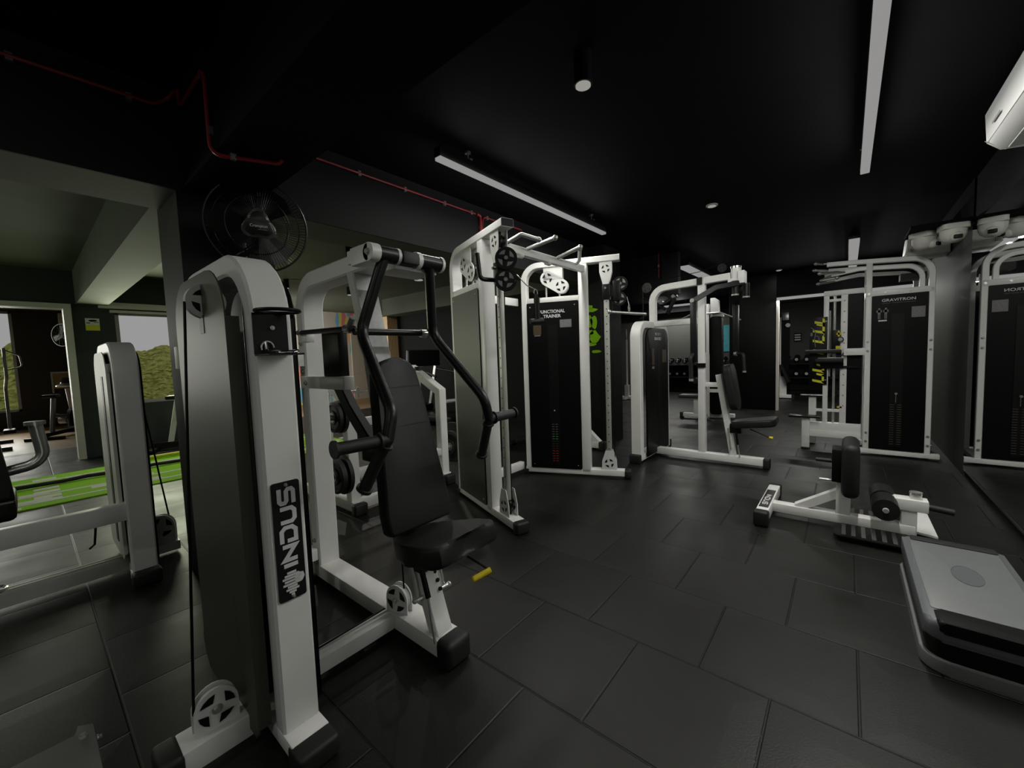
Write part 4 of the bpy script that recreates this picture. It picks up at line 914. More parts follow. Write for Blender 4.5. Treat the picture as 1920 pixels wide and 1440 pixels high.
# yellow lettered board on its left post
t2 = part(t, 'chart_board', B().box(-.36, -.185, 6.222, 6.238, .80, 1.625, bev=.002), 'black_satin')
def ug(q, z, h, a1, a2, w=.028):
    # angular letter lying on its side: stem at the right, two arms of length a1, a2 pointing left
    x1 = -.212
    q.prism([(0, 0), (0, h), (-w*.8, h-.01), (-w*.8, .02)], (x1, 6.2215, z), X, Z, .0012)
    q.prism([(0, 0), (-a1, .028), (-a1, .028+w), (0, .03)], (x1, 6.2215, z), X, Z, .0012)
    q.prism([(0, h-.03), (-a2, h-.006), (-a2, h-.006+w*.8), (0, h)], (x1, 6.2215, z), X, Z, .0012)
q = B()
for (z, h, a1, a2) in ((.815, .115, .115, .075), (.945, .10, .115, .075), (1.06, .035, .06, .05), (1.165, .055, .115, .11), (1.30, .105, .115, .01), (1.42, .115, .115, .08), (1.525, .09, .10, .01)): ug(q, z, h, a1, a2)
part(t2, 'lettering', q, 'label_yellow', 'angular yellow lettering')
q = B().tube([(-.345, 6.221, 1.50), (-.32, 6.221, 1.48), (-.30, 6.221, 1.44), (-.31, 6.221, 1.36), (-.30, 6.221, 1.26)], .005, 5).tube([(-.30, 6.221, 1.40), (-.27, 6.221, 1.39), (-.265, 6.221, 1.33)], .005, 5).box(-.35, -.33, 6.2205, 6.222, 1.40, 1.44)
part(t2, 'drawing', q, 'label_dim')
for zz in (1.57, 1.12, .86): part(t2, 'bolt', hexbolt(B(), (-.20, 6.222, zz), (0, -1, 0), .006), 'chrome')
# ================================================================ sissy squat bench
t = thing('sissy_squat_bench', 'low white squat bench with black pads and foot boards, in front of the pull-up machine', 'gym bench', (0, 3.62, 0))
b = B().box(-.50, -.42, 3.35, 4.03, .02, .105, bev=.006).box(-.43, .36, 3.58, 3.665, .03, .095, bev=.005)
b.rect([(-.27, 3.622, .085), (-.02, 3.622, .245)], .06, .06, Y, .004).box(-.045, .035, 3.585, 3.66, .06, .37, bev=.005)
b.box(.29, .365, 3.585, 3.66, .03, .21, bev=.005).box(.205, .415, 3.575, 3.67, .195, .27, bev=.005)
b.box(.33, .385, 3.60, 3.645, .27, .31)
part(t, 'frame', b, 'white_paint')
part(t, 'rear_plate', B().prism([(.31, -.04), (.47, -.10), (.47, .36), (.36, .40), (.31, .05)], (0, 3.76, .012), X, Y, .018, bev=.003), 'white_paint')
part(t, 'rubber_foot', B().box(-.508, -.412, 3.285, 3.36, 0, .112, bev=.018), 'rubber'); part(t, 'rubber_foot', B().box(-.508, -.412, 4.02, 4.08, 0, .112, bev=.018), 'rubber')
part(t, 'foot_board', B().prism(rrect(.40, .245, .04), (.15, 3.44, .03), X, Y, .012, bev=.003), 'black_satin'); part(t, 'foot_board', B().prism(rrect(.36, .26, .04), (.14, 3.81, .03), X, Y, .012, bev=.003), 'black_satin')
for y0, y1 in ((3.34, 3.54), (3.70, 3.92)):
    for k in range(6): part(t, 'grip_strip', B().box(-.01+k*.05, .012+k*.05, y0, y1, .042, .046), 'grip_grey')
part(t, 'knee_pad', B().box(-.018, .078, 3.42, 3.82, .255, .62, bev=.04), 'leather')
part(t, 'pad_plate', B().box(-.07, .0, 3.54, 3.71, .33, .56, bev=.006), 'black_satin')
part(t, 'peg', B().cyl((-.055, 3.56, .475), (-.16, 3.56, .475), .014, 12), 'rubber')
part(t, 'pull_pin', B().cyl((-.045, 3.60, .325), (-.14, 3.60, .325), .012, 12).cyl((-.14, 3.57, .325), (-.14, 3.63, .325), .008, 8).cyl((-.05, 3.585, .50), (-.06, 3.585, .50), .02, 10), 'chrome')
part(t, 'ankle_roller', B().cyl((.205, 3.42, .225), (.205, 3.60, .225), .068, 24).m(1).cyl((.205, 3.41, .225), (.205, 3.42, .225), .016, 12), ['leather', 'label_white'])
part(t, 'ankle_roller', B().cyl((.205, 3.64, .225), (.205, 3.83, .225), .068, 24), 'leather')
part(t, 'roller_axle', B().cyl((.205, 3.40, .225), (.205, 3.85, .225), .014, 12), 'chrome')
part(t, 'grip', B().cyl((.415, 3.622, .225), (.53, 3.622, .215), .021, 14), 'rubber')
part(t, 'knob', B().cyl((.358, 3.622, .30), (.358, 3.622, .315), .032, 16).cyl((.358, 3.622, .26), (.358, 3.622, .30), .012, 12), 'chrome')
pl = part(t, 'name_plate', B().box(-.49, -.43, 3.42, 3.86, .105, .109), 'black_paint')
block_text(pl, 'INDUS', (-.46, 3.60, .1095), (0, -1, 0), X, .038, .25, 'label_white')
# ================================================================ aerobic step
t = thing('aerobic_step', 'grey aerobic step platform with black grip strips, lower right beside the mirror', 'aerobic step', (.42, 2.64, 0))
def slab(x0, x1, y0, y1, z0, z1, r, bev): return B().prism([(p[0]+(x0+x1)/2, p[1]+(y0+y1)/2) for p in rrect(x1-x0, y1-y0, r)], (0, 0, z0), X, Y, z1-z0, bev=bev)
part(t, 'base', slab(.245, .625, 2.165, 3.10, 0, .058, .08, .008), 'step_grey')
part(t, 'riser', slab(.258, .612, 2.175, 3.09, .058, .135, .07, .004), 'black_satin')
part(t, 'platform', slab(.25, .62, 2.17, 3.10, .128, .205, .05, .022), 'step_side')
part(t, 'tread', slab(.278, .595, 2.28, 3.02, .2035, .2075, .012, .0015), 'step_grey')
part(t, 'grip_strip', slab(.285, .615, 2.165, 2.278, .165, .2105, .02, .012), 'black_satin'); part(t, 'grip_strip', slab(.285, .60, 3.03, 3.095, .195, .209, .01, .004), 'rubber')
el = [(.062*math.cos(2*PI*k/32)*.8, .10*math.sin(2*PI*k/32)) for k in range(32)]
part(t, 'oval_badge', B().prism(el, (.44, 2.68, .207), X, Y, .0016).tube([(.44+p[0], 2.68+p[1], .2085) for p in el], .002, 6, closed=True), 'step_side')
# ================================================================ air conditioner, cameras, box on the right wall
t = thing('air_conditioner', 'white split air conditioner high on the right wall at the top right corner', 'air conditioner', (.87, 3.3, 2.4))
pr = [(.875, 2.41), (.80, 2.385), (.68, 2.40), (.625, 2.455), (.615, 2.62), (.65, 2.70), (.875, 2.71)]
part(t, 'body', B().prism([(p[0], p[1]) for p in pr], (0, 3.79, 0), X, Z, .93, bev=.008), 'ac_white')
part(t, 'vent', B().box(.70, .82, 2.95, 3.72, 2.383, 2.392), 'ac_grey')
part(t, 'louvre', B().prism([(-.055, -.003), (.055, -.003), (.055, .003), (-.055, .003)], (.655, 3.76, 2.425), (.75, 0, -.65), Y, .003).box(.626, .632, 2.9, 3.78, 2.452, 2.458), 'ac_grey')
part(t, 'slot', B().box(.612, .6155, 3.45, 3.60, 2.50, 2.512), 'ac_grey')
def dome(label, x, y, yawd):
    z = 2.36; t = thing('dome_camera', label, 'security camera', (x, y, z), math.radians(yawd), 'dome cameras')
    M = Matrix.Translation((x, y, 0)) @ Matrix.Rotation(math.radians(yawd), 4, 'Z')
    part(t, 'mount', B(M).prism(rrect(.185, .185, .03), (0, 0, z-.05), X, Y, .05, bev=.008), 'white_plastic')
    part(t, 'housing', B(M).lathe([(.001, -.115), (.045, -.11), (.075, -.085), (.09, -.045), (.092, 0), (.001, 0)], (0, 0, z-.05), Z, 24), 'white_plastic')
    part(t, 'eye', B(M).ball((0, -.062, z-.118), .046, seg=18), 'white_plastic')
    part(t, 'lens', B(M).box(-.03, .03, -.118, -.098, z-.148, z-.112, bev=.008), 'black_satin')
dome('white dome camera under the beam, closest to the mirror', .745, 5.62, 10)
dome('white dome camera under the beam, left of the one by the mirror', .575, 5.81, 60)
b = B().prism([(.50, 2.30), (.54, 2.26), (.86, 2.26), (.86, 2.60), (.58, 2.60), (.52, 2.50)], (0, 6.95, 0), X, Z, .38, bev=.01)
for k in range(4): b.box(.512+k*.012, .516+k*.012, 6.555, 6.57, 2.30, 2.48)
solo('wall_speaker', b, 'white_plastic', 'white angular box fixed high on the wall behind the dome cameras', 'speaker', loc=(.7, 6.7, 2.26))
# ================================================================ wall fan on the pillar
t = thing('wall_fan', 'large black wall fan mounted on the pillar above the press machine tower', 'fan', (-2.8, .86, 2.05))
ax = Vector((.93, -.28, -.20)).normalized(); c = Vector((-2.55, .90, 2.06)); RR = .245
q = ax.to_track_quat('Z', 'Y').to_matrix(); fu = Vector(Z).cross(ax).normalized(); fv = ax.cross(fu)
ringp = lambda r, d, n=48: [c+ax*d+fu*(r*math.cos(2*PI*k/n))+fv*(r*math.sin(2*PI*k/n)) for k in range(n)]
b = B().tube(ringp(RR, 0), .006, 8, closed=True).tube(ringp(RR*.62, .062), .003, 6, closed=True).tube(ringp(RR*.62, -.062), .003, 6, closed=True).tube(ringp(RR*.86, -.04), .003, 6, closed=True)
for k in range(90):
    a = 2*PI*k/90; d = fu*math.cos(a)+fv*math.sin(a)
    for s in (1, -1): b.tube([c+d*RR, c+d*(RR*.86)+ax*(.042*s), c+d*(RR*.6)+ax*(.064*s), c+d*.06+ax*(.078*s)], .0011, 4)
part(t, 'guard', b, 'mesh_guard')
b = B()
for k in range(3):
    a0 = 2*PI*k/3+.5
    for s0, s1 in ((0, .35), (.35, .7), (.7, 1.05)):
        pts = [c+(fu*math.cos(a0+s)+fv*math.sin(a0+s))*r+ax*(.02-.05*s) for s, r in ((s0, .05), (s0, .19+.03*math.sin(s0*2.6)), (s1, .19+.03*math.sin(s1*2.6)), (s1, .05))]
        v0 = [b.bm.verts.new(p) for p in pts]; v1 = [b.bm.verts.new(p-ax*.003) for p in pts]
        b.bm.faces.new(v0); b.bm.faces.new(v1[::-1])
        for i in range(4): b.bm.faces.new((v0[i], v0[(i+1) % 4], v1[(i+1) % 4], v1[i]))
b.cyl(c-ax*.03, c+ax*.05, .05, 24)
part(t, 'blade', b, 'black_paint')
part(t, 'motor', B().cyl(c-ax*.17, c-ax*.075, .065, 20).cyl(c-ax*.20, c-ax*.16, .04, 16).tube([c-ax*.15, c-ax*.16+Vector((-.02, 0, -.10)), Vector((-2.79, .86, 1.93))], .022, 10).box(-2.80, -2.775, .81, .91, 1.84, 2.02, bev=.006), 'black_paint')
tri = [(.075*(1+.18*math.cos(3*a))*math.cos(a+PI/2), .075*(1+.18*math.cos(3*a))*math.sin(a+PI/2)) for a in [2*PI*k/36 for k in range(36)]]
cap = part(t, 'hub_cap', B().prism([(p[0]*.8, p[1]*.8) for p in tri], c+ax*.080, fu, fv, .016, bev=.005).m(1).prism(tri, c+ax*.070, fu, fv, .014, bev=.004), ['black_paint', 'foil_wrap'], 'black badge in crinkled clear wrap')
text(cap, 'lettering', 'Crompton', c+ax*.0965-fv*.006, fu, fv, .020, 'label_white', width=.082, bold=.01)
part(cap, 'underline', B().prism([(-.004, -.002), (.04, -.002), (.04, .002), (-.004, .002)], c+ax*.0965-fv*.022, fu, fv, .0006), 'label_dim')
solo('switch_box', B().box(-3.02, -2.94, .572, .60, 1.28, 1.41, bev=.004), 'white_plastic', 'small white switch box on the pillar beside the tower shroud', 'switch', loc=(-2.98, .59, 1.34))
# ================================================================ plate-loaded machine behind the press
t = thing('plate_loaded_machine', 'white side-framed machine with weight pegs, standing behind the press machine', 'gym machine', (-3.6, 2.2, 0))
b = B()
for y in (1.72, 2.72):
    b.box(-4.1, -3.16, y-.045, y+.045, .03, .11, bev=.004)
    b.rect([(-3.22, y, .08), (-3.22, y, .955), (-3.62, y, 1.165), (-3.66, y, .08)], .09, .08, Y, .006)
b.box(-3.26, -3.18, 1.72, 2.72, .03, .11, bev=.004).box(-3.26, -3.19, 1.72, 2.72, .30, .37, bev=.004).box(-3.68, -3.60, 1.72, 2.72, .66, .74, bev=.004).box(-4.1, -4.02, 1.72, 2.72, .03, .11)
part(t, 'frame', b, 'white_paint')
for y, s in ((1.72, -1), (2.72, 1)):
    part(t, 'rubber_foot', B().box(-3.17, -3.10, y-.06, y+.06, 0, .10, bev=.016), 'rubber')
    for z, x in ((.36, -3.21), (.84, -3.21)): part(t, 'weight_peg', B().cyl((x, y+s*.03, z), (x, y+s*.27, z), .022, 14), 'chrome')
part(t, 'bumper', B().lathe([(.022, 0), (.045, 0), (.045, .03), (.022, .03), (.022, 0)], (-3.55, 2.72, 1.18), Z, 20), 'rubber')
part(t, 'roller_pad', B().cyl((-3.5, 1.9, .62), (-3.5, 2.5, .62), .05, 18).box(-3.75, -3.45, 1.95, 2.45, .50, .57, bev=.02), 'seat_green')
part(t, 'safety_bar', B().cyl((-3.63, 1.72, 1.0), (-3.63, 2.72, 1.0), .015, 12).cyl((-3.55, 2.0, .95), (-3.55, 2.0, 1.05), .014, 8), 'chrome')
def plate(p, r, th, name, label, group):
    t = thing('weight_plate', label, 'weight plate', p, 0, group); c = Vector(p)
    b = B().lathe([(.028, -th/2), (r*.45, -th/2), (r*.48, -th*.3), (r*.80, -th*.3), (r*.83, -th/2), (r, -th/2+.006), (r, th/2-.006), (r*.83, th/2), (r*.80, th*.3), (r*.48, th*.3), (r*.45, th/2), (.028, th/2), (.028, -th/2)], c, Y, 28)
    part(t, 'disc', b, 'rubber')
    q = B()
    for k in range(3):
        a0 = 2*PI*k/3+.6
        q.prism([(r*.52*math.cos(a0), r*.52*math.sin(a0))]+[(r*.78*math.cos(a0+s), r*.78*math.sin(a0+s)) for s in (0, .4, .8, 1.2)]+[(r*.52*math.cos(a0+1.2), r*.52*math.sin(a0+1.2))], (c.x, c.y-th*.3, c.z), X, Z, .002)
    part(t, 'grip_opening', q, 'black_satin')
    part(t, 'hub', B().lathe([(.024, -th*.55), (.042, -th*.55), (.042, th*.55), (.024, th*.55), (.024, -th*.55)], c, Y, 20), 'steel')
G = 'weight plates on the white machine'
plate((-3.20, 1.575, .36), .145, .05, '', 'black weight plate on the lower peg, outermost, behind the near press arm', G)
plate((-3.21, 1.63, .36), .165, .045, '', 'black weight plate on the lower peg, innermost and larger', G)
plate((-3.21, 1.59, .84), .125, .04, '', 'black weight plate on the upper peg, outermost, showing a bright hub', G)
plate((-3.21, 1.634, .84), .135, .04, '', 'black weight plate on the upper peg, innermost', G)
plate((-3.21, 2.83, .36), .165, .05, '', 'black weight plate on the far peg, beside the cable machine', G)
# ================================================================ dark machines along the partition
t = thing('treadmill', 'dark treadmill with angled white posts in front of the dark partition wall', 'treadmill', (-6.4, 5.3, 0))
b = B().box(-7.2, -5.6, 4.95, 5.65, .08, .20, bev=.03).box(-7.2, -6.9, 4.95, 5.65, .20, .34, bev=.04)
part(t, 'deck', b, 'black_satin')
for y in (4.98, 5.62):
    part(t, 'upright', B().rect([(-7.0, y, .25), (-6.75, y, 1.15)], .06, .08, Y), 'steel')
    part(t, 'handrail', B().tube(fillet([(-6.78, y, 1.1), (-6.2, y, 1.02), (-6.0, y, .95)], .05), .022, 10), 'black_paint')
part(t, 'console', B().prism([(-.06, -.10), (.05, -.10), (.06, .22), (-.02, .24)], (-6.78, 5.72, 1.25), X, Z, .80, bev=.01), 'black_paint')
part(t, 'foot', B().box(-7.15, -7.05, 5.0, 5.6, 0, .09).box(-5.75, -5.65, 5.0, 5.6, 0, .09), 'rubber')
t = thing('bumper_plate', 'black round bumper plate standing on the floor left of the cable machine', 'weight plate', (-4.0, 3.55, 0))
part(t, 'disc', B().lathe([(.026, -.04), (.21, -.04), (.225, -.03), (.225, .03), (.21, .04), (.026, .04), (.026, -.04)], (-4.0, 3.55, .225), (.3, -.95, .0), 32), 'rubber')
part(t, 'hub', B().lathe([(.024, -.045), (.05, -.045), (.05, .045), (.024, .045), (.024, -.045)], (-4.0, 3.55, .225), (.3, -.95, .0), 20), 'steel')
t = thing('weight_bench', 'black upright bench glimpsed between the two stacks of the cable machine', 'gym bench', (-4.1, 4.35, 0))
part(t, 'back_pad', B().box(-4.2, -4.12, 4.2, 4.48, .45, 1.0, bev=.03), 'leather')
part(t, 'seat', B().box(-4.12, -3.75, 4.2, 4.48, .38, .46, bev=.03), 'leather')
part(t, 'frame', B().box(-4.18, -4.1, 4.3, 4.38, .03, .8).box(-4.3, -3.6, 4.3, 4.38, .03, .10).box(-3.85, -3.78, 4.3, 4.38, .1, .40).box(-4.25, -4.18, 4.1, 4.6, 0, .06).box(-3.66, -3.6, 4.1, 4.6, 0, .06), 'black_paint')
part(t, 'handle', B().tube(fillet([(-4.12, 4.36, .95), (-3.98, 4.32, .99), (-3.95, 4.30, .85)], .04), .016, 10), 'chrome')
t = thing('rack_frame', 'white braced rack frame with black foot, behind the far stack of the cable machine', 'rack', (-2.9, 4.82, 0))
b = B().box(-3.5, -2.50, 4.77, 4.86, .03, .11, bev=.004).box(-3.06, -2.98, 4.775, 4.855, .1, 1.5, bev=.004).rect([(-2.98, 4.815, .50), (-2.52, 4.815, .09)], .075, .075, Y, .005)
part(t, 'frame', b, 'white_paint')
part(t, 'rubber_foot', B().box(-2.51, -2.44, 4.76, 4.87, 0, .12, bev=.014), 'rubber'); part(t, 'rubber_foot', B().box(-3.56, -3.49, 4.76, 4.87, 0, .12, bev=.014), 'rubber')
t = thing('folding_bracket', 'black folding lever frame hanging high between the pillar and the pec fly machine', 'bracket', (-2.1, 6.35, 2.0))
b = B().rect([(-2.55, 6.35, 1.80), (-2.0, 6.40, 2.12)], .06, .05, (0, 1, 0)).rect([(-2.5, 6.30, 2.15), (-2.15, 6.32, 1.92)], .05, .045, (0, 1, 0)).rect([(-2.2, 6.33, 2.20), (-2.02, 6.33, 2.05), (-2.12, 6.33, 1.85)], .05, .05, (0, 1, 0)).box(-2.55, -1.95, 6.3, 6.42, 2.13, CEIL)
part(t, 'frame', b, 'black_paint')
part(t, 'joint', B().cyl((-2.2, 6.27, 2.02), (-2.2, 6.36, 2.02), .03, 12).cyl((-2.03, 6.30, 2.1), (-2.03, 6.40, 2.1), .025, 12), 'steel')
t = thing('barbell_stand', 'slim white upright barbell stand at the far wall, left of the pec fly machine', 'rack', (-4.6, 10.45, 0))
part(t, 'base', B().box(-4.9, -4.45, 10.4, 10.5, .02, .09, bev=.004).box(-4.62, -4.56, 10.2, 10.7, .02, .09), 'white_paint')
part(t, 'post', B().cyl((-4.6, 10.45, .08), (-4.6, 10.45, 1.62), .028, 14).box(-4.65, -4.55, 10.4, 10.5, .08, .40), 'white_paint')
part(t, 'top_peg', B().cyl((-4.6, 10.45, 1.62), (-4.6, 10.45, 1.9), .022, 12), 'chrome')
part(t, 'disc', B().cyl((-4.86, 10.4, .75), (-4.80, 10.4, .75), .17, 24), 'rubber'); part(t, 'disc', B().cyl((-4.86, 10.4, .35), (-4.80, 10.4, .35), .20, 24), 'rubber')
# lat machine behind the pec fly machine
t = thing('lat_pulldown_machine', 'white lat pulldown machine with green-black seat, behind the pec fly machine', 'gym machine', (-2.0, 8.0, 0))
b = B().box(-2.40, -1.95, 7.95, 8.03, .03, .10, bev=.004).box(-2.02, -1.93, 7.95, 8.04, .05, 2.1, bev=.005).box(-2.20, -2.10, 7.95, 8.03, .10, .38, bev=.004)
b.box(-1.93, -1.72, 8.06, 8.16, 1.86, 1.92, bev=.004).prism([(-.07, -.13), (.07, -.13), (.06, .10), (.0, .15), (-.07, .15)], (-1.84, 8.07, 2.05), X, Z, .10, bev=.004).box(-2.0, -1.56, 8.15, 8.25, .03, .09).box(-1.95, -1.70, 7.97, 8.03, .50, .56)
part(t, 'frame', b, 'white_paint')
part(t, 'rubber_foot', B().box(-2.45, -2.39, 7.94, 8.04, 0, .11, bev=.012), 'rubber')
part(t, 'weight_cover', B().prism(rrect(.20, 1.78, .05), (-1.83, 8.14, .98), X, Z, .14, bev=.01), 'shroud_black')
part(t, 'seat', B().box(-2.45, -2.02, 7.85, 8.13, .39, .45, bev=.02), 'seat_green')
part(t, 'thigh_roller', B().cyl((-2.12, 7.75, .72), (-2.12, 8.2, .72), .05, 16), 'leather')
part(t, 'lat_bar', B().tube(fillet([(-2.62, 7.95, 1.78), (-2.25, 7.95, 1.93), (-1.75, 7.95, 1.93), (-1.42, 7.95, 1.77)], .05), .014, 10), 'chrome')
part(t, 'decal', B().box(-1.9295, -1.9285, 7.97, 8.02, 1.2, 1.9), 'black_satin')
# ================================================================ far dumbbell rack
t = thing('dumbbell_rack', 'long black two-tier dumbbell rack along the far wall', 'rack', (-2.4, 12.95, 0))
part(t, 'back_panel', B().box(-4.75, -.15, 13.12, 13.16, .12, .92), 'black_satin')
for z in (.50, .865):
    part(t, 'shelf', B().prism([(-.18, -.05), (.18, .03), (.18, .05), (-.18, -.03)], (-.15, 12.95, z), Y, Z, -.01).prism([(-.18, -.05), (.18, .03), (.18, .05), (-.18, -.03)], (-4.75, 12.95, z), Y, Z, 4.6), 'black_paint')
for x in (-4.72, -2.45, -.2): part(t, 'leg', B().box(x-.03, x+.03, 13.08, 13.16, 0, .90), 'black_paint')
def dumbbell(p, label, group):
    t = thing('dumbbell', label, 'dumbbell', p, 0, group); c = Vector(p)
    d = Vector((0, 1, .22)).normalized()
    part(t, 'handle', B().cyl(c-d*.08, c+d*.08, .016, 10), 'chrome')
    for s in (-1, 1): part(t, 'head', B().lathe([(.03, -.035), (.062, -.03), (.072, -.015), (.072, .015), (.062, .03), (.03, .035)], c+d*(s*.105), d, 16).m(1).cyl(c+d*(s*.105+s*.034), c+d*(s*.105+s*.040), .036, 12), ['black_gloss', 'label_white'])
    return t
rowz = ((.60, 'lower'), (.97, 'upper'))
for z, nm in rowz:
    first = None; x = -4.45
    while x < -.3:
        if not (-2.42 < x < -1.5):
            lb = 'black round-headed dumbbell on the %s tier of the far rack' % nm
            if first is None: first = dumbbell((x, 12.95, z), lb, '%s row of far dumbbells' % nm)
            else: dup(first, (x, 12.95, z))
        x += .215
# far column machine, notices, screen
t = thing('cable_column', 'white far cable column with slanted black pad, seen through the opening by the black pillar', 'gym machine', (-1.25, 12.0, 0))
b = B().box(-1.36, -1.26, 11.95, 12.05, .03, 2.0, bev=.004).box(-1.45, -1.02, 11.93, 12.05, .02, .10, bev=.004).box(-1.27, -1.14, 11.97, 12.03, .1, .55)
part(t, 'frame', b, 'white_paint')
part(t, 'rubber_foot', B().box(-1.03, -.97, 11.92, 12.06, 0, .11), 'rubber')
part(t, 'weight_cover', B().box(-1.26, -1.10, 12.05, 12.2, .05, 1.95), 'shroud_black')
part(t, 'pad', B().rect([(-1.25, 11.9, .85), (-1.08, 11.9, .42)], .26, .07, Y, .01), 'leather')
part(t, 'pulley_head', B().box(-1.24, -1.10, 11.95, 12.05, 1.92, 2.12, bev=.01).cyl((-1.12, 11.93, 1.80), (-1.12, 12.0, 1.80), .05, 14), 'steel')
def notice(label, x, z, w, h, y=13.347):
    o = thing('wall_notice', label, 'notice', (x, y, z))
    part(o, 'board', B().box(x-w/2, x+w/2, y-.012, y, z-h/2, z+h/2), 'black_satin')
    q = B()
    for k in (-1, 0, 1): q.box(x-w*.38+abs(k+.0)*0, x+w*.38, y-.014, y-.012, z+k*h*.27-h*.07, z+k*h*.27+h*.07)
    part(o, 'print', q, 'label_white')
notice('small black notice with white print on the far wall, seen through the opening', -1.03, 1.52, .17, .24)
solo('poster', B().box(-2.86, -2.66, 13.335, 13.347, 1.2, 1.98), 'poster_teal', 'tall teal poster on the far wall left of the black pillar', 'poster', loc=(-2.76, 13.34, 1.2))
# ================================================================ turf lane and things on it
b = B().box(-7.62, -5.93, -3.4, 3.3, 0, .012)
b.m(1)
for x in (-7.30, -7.02, -6.48, -6.14): b.box(x-.028, x+.028, -3.4, 3.3, .012, .0135)
random.seed(5)
y = -3.2; k = 0
while y < 3.2:
    b.box(-7.28, -7.16, y, y+.22, .012, .0135).box(-7.14, -7.03, y+.26, y+.46, .012, .0135)
    b.box(-6.46, -6.32, y+.15, y+.40, .012, .0135).box(-6.30, -6.16, y+.48, y+.72, .012, .0135).box(-6.62, -6.5, y+.5, y+.7, .012, .0135); y += .86
for x0, x1 in ((-7.46, -7.34), (-7.2, -7.08), (-6.86, -6.74), (-6.68, -6.54), (-6.42, -6.28), (-6.24, -6.10)): b.box(x0, x1, -.02, .17, .0132, .0138)
b.box(-6.05, -5.95, -.34, -.10, .012, .0135)
solo('turf_lane', b, ['turf_green', 'turf_white'], 'bright green turf lane with white markings across the floor at left', 'turf', loc=(-6.8, 0, 0))
pts = [(-6.95+.02*math.sin(k*1.7), -2.4+k*.2, .041+.004*math.sin(k*2.3)) for k in range(22)]
solo('battle_rope', B().tube(pts, .022, 8), 'rope_black', 'thick black battle rope lying along the green turf lane', 'rope', loc=(-6.95, 0, .012))
t = thing('agility_hurdle', 'low yellow agility hurdle lying on the turf beside the pillar', 'hurdle', (-7.55, 1.1, .012))
part(t, 'bar', B().cyl((-7.55, .75, .045), (-7.55, 1.6, .045), .025, 12), 'label_yellow'); part(t, 'foot', B().box(-7.62, -7.48, .78, .81, .0125, .045).box(-7.62, -7.48, 1.52, 1.55, .0125, .045), 'black_paint')
# ================================================================ sign, cardio machines
t = thing('camera_sign', 'small green-white and yellow camera surveillance sign on the dark wall', 'sign', (-8.69, .73, 1.98))
q = B().box(-8.699, -8.693, .65, .80, 1.895, 2.075).m(1).box(-8.6935, -8.6925, .65, .80, 1.895, 1.975)
q.m(2).prism([(-.045, .0), (-.01, -.012), (.04, -.004), (.055, .012), (.02, .022), (-.03, .018)], (-8.6932, .725, 2.035), Y, Z, .0008).box(-8.6932, -8.692, .66, .70, 2.0, 2.012).box(-8.6932, -8.692, .74, .79, 2.012, 2.02)
part(t, 'panel', q, ['label_white', 'label_yellow', 'black_satin'])
def bike(label, x, y, rz, white=False):
    t = thing('exercise_bike', label, 'exercise bike', (x, y, 0), rz); M = Matrix.Translation((x, y, 0)) @ Matrix.Rotation(rz, 4, 'Z')
    m1 = 'white_paint' if white else 'steel'
    part(t, 'base', B(M).box(-.6, -.5, -.28, .28, 0, .06, bev=.01).box(.5, .6, -.28, .28, 0, .06, bev=.01).box(-.55, .55, -.04, .04, .06, .13), 'black_paint')
    part(t, 'frame', B(M).rect([(-.35, 0, .1), (-.22, 0, .78)], .05, .07, Y).rect([(.35, 0, .1), (.22, 0, .95)], .06, .08, Y).rect([(-.3, 0, .45), (.3, 0, .35)], .05, .07, Y), m1)
    part(t, 'flywheel', B(M).cyl((.36, -.03, .33), (.36, .03, .33), .24, 28), 'black_satin')
    part(t, 'crank', B(M).cyl((.0, -.06, .32), (.0, .06, .32), .07, 16).box(-.012, .012, -.08, -.06, .16, .34).box(-.05, .05, -.16, -.08, .15, .175), m1)
    part(t, 'saddle', B(M).prism([(-.14, -.11), (-.02, -.10), (.14, -.03), (.14, .03), (-.02, .10), (-.14, .11)], (-.21, 0, .80), X, Y, .06, bev=.02), 'leather')
    part(t, 'handlebar', B(M).tube(fillet([(.42, -.20, 1.05), (.22, -.20, 1.0), (.22, .20, 1.0), (.42, .20, 1.05)], .06), .018, 10).ball((.43, -.2, 1.055), .028).ball((.43, .2, 1.055), .028), 'chrome')
    part(t, 'console', B(M).box(.2, .26, -.09, .09, 1.06, 1.18, bev=.008), 'black_paint')
bike('dark exercise bike on the wood floor through the doorway', -12.3, .47, 2.6)
bike('white and black exercise bike below the window beside the pillar', -8.15, 1.75, 1.2, True)
t = thing('elliptical_trainer', 'grey elliptical trainer by the far left window', 'elliptical trainer', (-11.5, -.45, 0))
part(t, 'base', B().box(-12.2, -10.9, -.5, -.4, .03, .12, bev=.01).box(-12.2, -12.1, -.7, -.2, 0, .06).box(-11.0, -10.9, -.7, -.2, 0, .06), 'black_paint')
part(t, 'column', B().rect([(-12.0, -.45, .1), (-11.75, -.45, 1.45)], .07, .09, Y), 'steel')
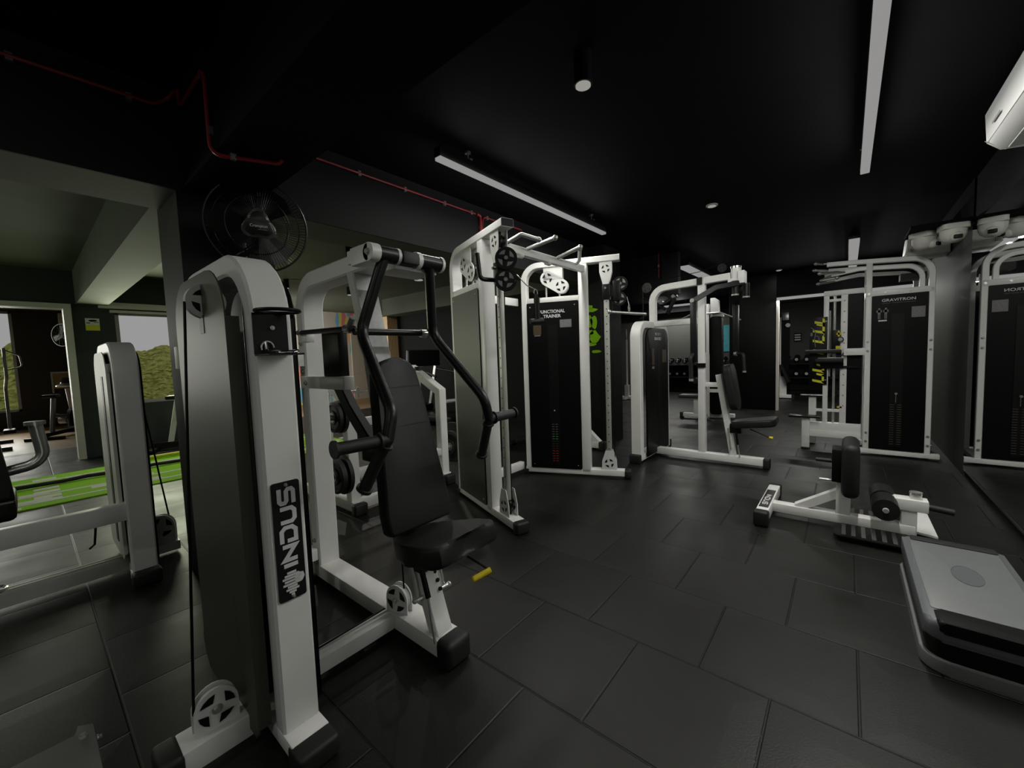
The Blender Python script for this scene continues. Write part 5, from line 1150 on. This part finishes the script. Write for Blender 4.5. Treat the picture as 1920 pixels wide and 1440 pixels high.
for s in (-1, 1):
    yy = -.45+s*.24
    part(t, 'arm', B().tube(fillet([(-11.4, yy, .3), (-11.65, yy, 1.05), (-11.45, yy+s*.03, 1.25), (-11.5, yy+s*.03, 1.75)], .08), .022, 10).tube(fillet([(-11.5, yy+s*.03, 1.72), (-11.5, yy+s*.20, 1.62), (-11.5, yy+s*.22, 1.42), (-11.48, yy+s*.03, 1.36)], .05), .012, 8), 'steel')
    part(t, 'pedal', B().box(-11.3, -10.95, yy-.07, yy+.07, .28, .34, bev=.015), 'black_satin')
part(t, 'console', B().box(-11.78, -11.72, -.60, -.30, 1.42, 1.62, bev=.02), 'ac_grey')
t = thing('wall_fan', 'small wall fan seen through the doorway, half hidden by its frame', 'fan', (-13.2, .8, 2.1))
c = Vector((-13.2, .62, 2.1)); ax = Vector((.6, -.8, 0))
u_ = Vector(Z).cross(ax)
b = B().tube([c+u_*(.24*math.cos(2*PI*k/28))+Vector((0, 0, .24*math.sin(2*PI*k/28))) for k in range(28)], .012, 6, closed=True)
for k in range(16): b.tube([c+ax*.05, c+u_*(.24*math.cos(2*PI*k/16))+Vector((0, 0, .24*math.sin(2*PI*k/16)))], .003, 4)
part(t, 'guard', b, 'mesh_guard'); part(t, 'motor', B().cyl(c-ax*.12, c+ax*.02, .06, 16).cyl(c-ax*.1, (-13.2, .849, 2.1), .03, 10), 'black_paint')
for k in range(3):
    a = 2*PI*k/3; part(t, 'blade', B().prism([(-.05, .04), (.05, .04), (.08, .2), (-.03, .21)], c, u_*math.cos(a)+Vector((0, 0, math.sin(a))), Vector((0, 0, math.cos(a)))-u_*math.sin(a), .006), 'black_satin')
t = thing('air_conditioner', 'white air conditioner high inside the doorway of the cardio room', 'air conditioner', (-14.6, .72, 2.4))
part(t, 'body', B().box(-14.69, -14.45, .64, .845, 2.43, 2.71, bev=.03), 'ac_white'); part(t, 'vent', B().box(-14.66, -14.48, .68, .82, 2.422, 2.434), 'ac_grey')
t = thing('notice_board', 'brown notice board on the cardio room wall above the bike', 'notice board', (-14.6, .62, 1.0))
part(t, 'panel', B().box(-14.69, -14.66, .45, .84, .90, 1.30, bev=.004), 'cardboard'); part(t, 'frame', B().box(-14.69, -14.65, .45, .84, 1.27, 1.31).box(-14.69, -14.65, .43, .46, .80, 1.31), 'trim_white')
